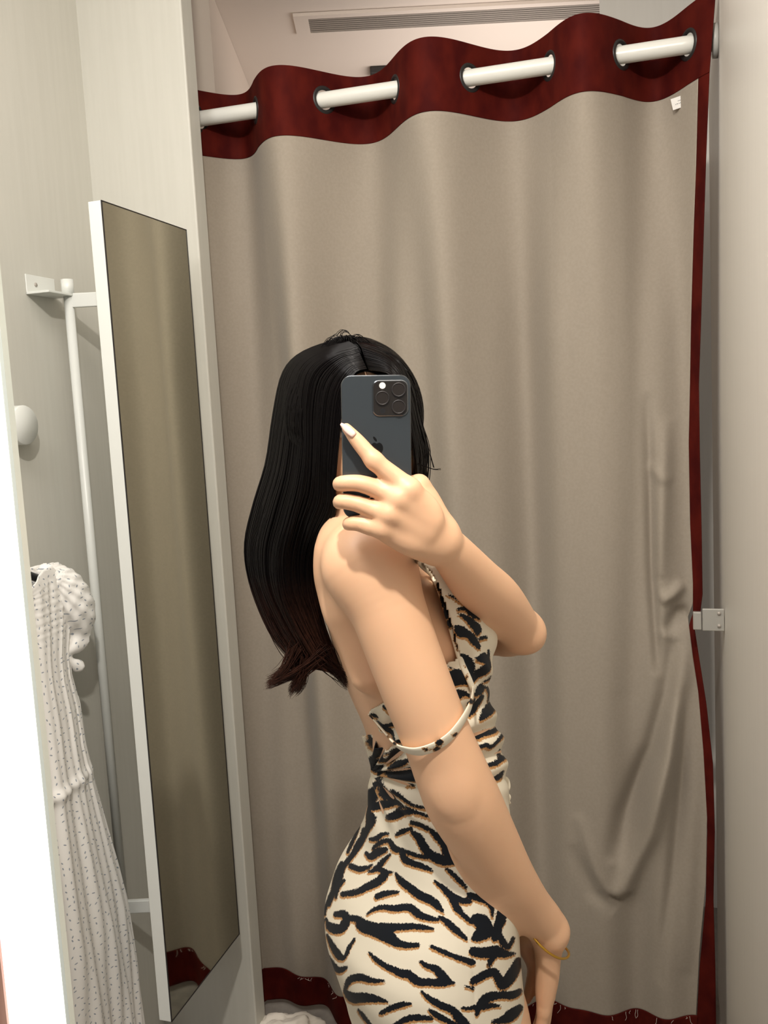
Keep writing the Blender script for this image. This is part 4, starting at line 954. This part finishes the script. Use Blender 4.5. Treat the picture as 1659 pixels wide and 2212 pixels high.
# ------------------------------------------------------------------ garment on the left wall
D0 = RD(KR(25, 1200, RG))[1]
def gR_(px, py): return RD(KR(px, py, RG))
prof = [(1215, 120), (1235, 150), (1270, 150), (1330, 150), (1400, 145), (1455, 150), (1520, 168), (1600, 180), (1700, 204), (1780, 226), (1870, 251), (1930, 266), (2000, 278), (2080, 291), (2150, 299), (2212, 307), (2330, 325), (2420, 335)]
pr_ = [gR_(x, y) for y, x in prof]; zz_ = np.array([p[2] for p in pr_]); ww = np.array([p[1]-D0 for p in pr_])
zlo, zhi = zz_.min(), zz_.max(); rows, cols = 260, 360
V = np.zeros((rows, cols, 3)); wv_ = lambda z: np.interp(z, zz_[::-1], ww[::-1])
th = np.linspace(0, 2*PI, cols, endpoint=False)
zwaist = gR_(150, 1425)[2]; zbust = gR_(150, 1300)[2]; zt3 = gR_(200, 1650)[2]
for i in range(rows):
    z = zhi-(zhi-zlo)*i/(rows-1); w = float(wv_(z)); k = np.clip((zwaist-z)/.6, 0, 1); tk = .028+.020*k
    amp = .0018+.0045*k; shir = math.exp(-((z-zbust)/.07)**2); tier = math.exp(-((z-zt3)/.012)**2)*.008
    d = D0+w*np.cos(th)*(1+.03*np.sin(th*17+z*9)*(1-k)); r = RG+tk*np.sin(th)+amp*np.sin(th*15+1.5*math.sin(z*7))*np.sign(np.sin(th))*np.abs(np.sin(th))**.5+(amp*.5)*np.sin(th*37+z*6)+shir*.0013*np.sin(z*420)+tier*np.sin(th)
    V[i] = r[:, None]*Rv+d[:, None]*Dv+np.array([0, 0, z])
    sag = .035*np.exp(-((np.cos(th))/.28)**2)*np.clip((z-(zhi-.06))/.06, 0, 1); V[i][:, 2] -= sag
    if i == 0: V[i][:, 2] -= 0
idx = np.arange(rows*cols).reshape(rows, cols); q = np.stack([idx[:-1], np.roll(idx, -1, 1)[:-1], np.roll(idx, -1, 1)[1:], idx[1:]], -1).reshape(-1, 4)
gz = empty('hanging_dress', tuple(W(RG, D0, zhi))); Tg = Matrix.Translation(-gz.location)
tag(gz, 'white dress with small blue dashes and a puff sleeve hanging at the left wall', 'dress')
o = fobj('dress_body', V.reshape(-1, 3), q, M['dash'], gz); o.matrix_parent_inverse = Tg; md = o.modifiers.new('s', 'SOLIDIFY'); md.thickness = .0012
# puff sleeve
SL = Field((-1.6, 1.1, 1.0), (-.6, 1.9, 1.75), .004)
def q3(px, py, dr=0): r, d, z = RD(KR(px, py, RG+dr)); return W(RG+dr, d, z)
SL.chain([q3(100, 1238), q3(136, 1262, .01), q3(158, 1305, .012), q3(172, 1340, .01)], [.020, .036, .043, .036], .02)
SL.chain([q3(192, 1355, .01), q3(170, 1382, .006), q3(148, 1406, .004)], [.024, .024, .010], .012)
SL.chain([q3(150, 1425, .004), q3(168, 1440, .008)], [.008, .014], .01)
XP, XQ = SL.mesh(); XN = vnormals(XP, XQ); sx, sy = proj(XP)
an3 = np.arctan2(sy-1240, sx-95); XP = XP+XN*(.0016*np.sin(an3*26+.02*sy)+.0007*np.sin(sx*.21+sy*.13))[:, None]
o = fobj('puff_sleeve', XP, XQ, M['dash'], gz); o.matrix_parent_inverse = Tg
zk = gR_(0, 1100)[2]
hg = empty('clothes_hanger', tuple(W(RG, D0, zhi+.1))); Th = Matrix.Translation(-hg.location)
tag(hg, 'black clothes hanger carrying the white dashed dress, mostly behind the light strip', 'hanger')
hz = zhi-.012
o = tube('hanger_arms', cr([W(RG, D0-.17, hz-.055), W(RG, D0-.08, hz-.018), W(RG, D0, hz+.012), W(RG, D0+.08, hz-.014), W(RG, D0+.105, hz-.024)], 40), .0085, M['dark'], hg, 12); o.matrix_parent_inverse = Th
hk = [W(RG, D0, hz+.012), W(RG, D0, hz+.05)]+[W(RG-.020+.020*math.cos(a), D0, hz+.062+.020*math.sin(a)) for a in np.linspace(0, PI*1.15, 10)]
o = tube('hanger_hook', cr(hk, 50), .0022, M['steel'], hg, 8); o.matrix_parent_inverse = Th
o = tube('wall_hook', [W(RA+.0005, D0, hz+.052), W(RA+.078, D0, hz+.052), W(RA+.080, D0, hz+.052)], [.011, .011, .010], M['white'], None, 24)
tag(o, 'white peg on the left wall carrying the black clothes hanger, behind the light strip', 'wall hook'); o.name = 'wall_hook'
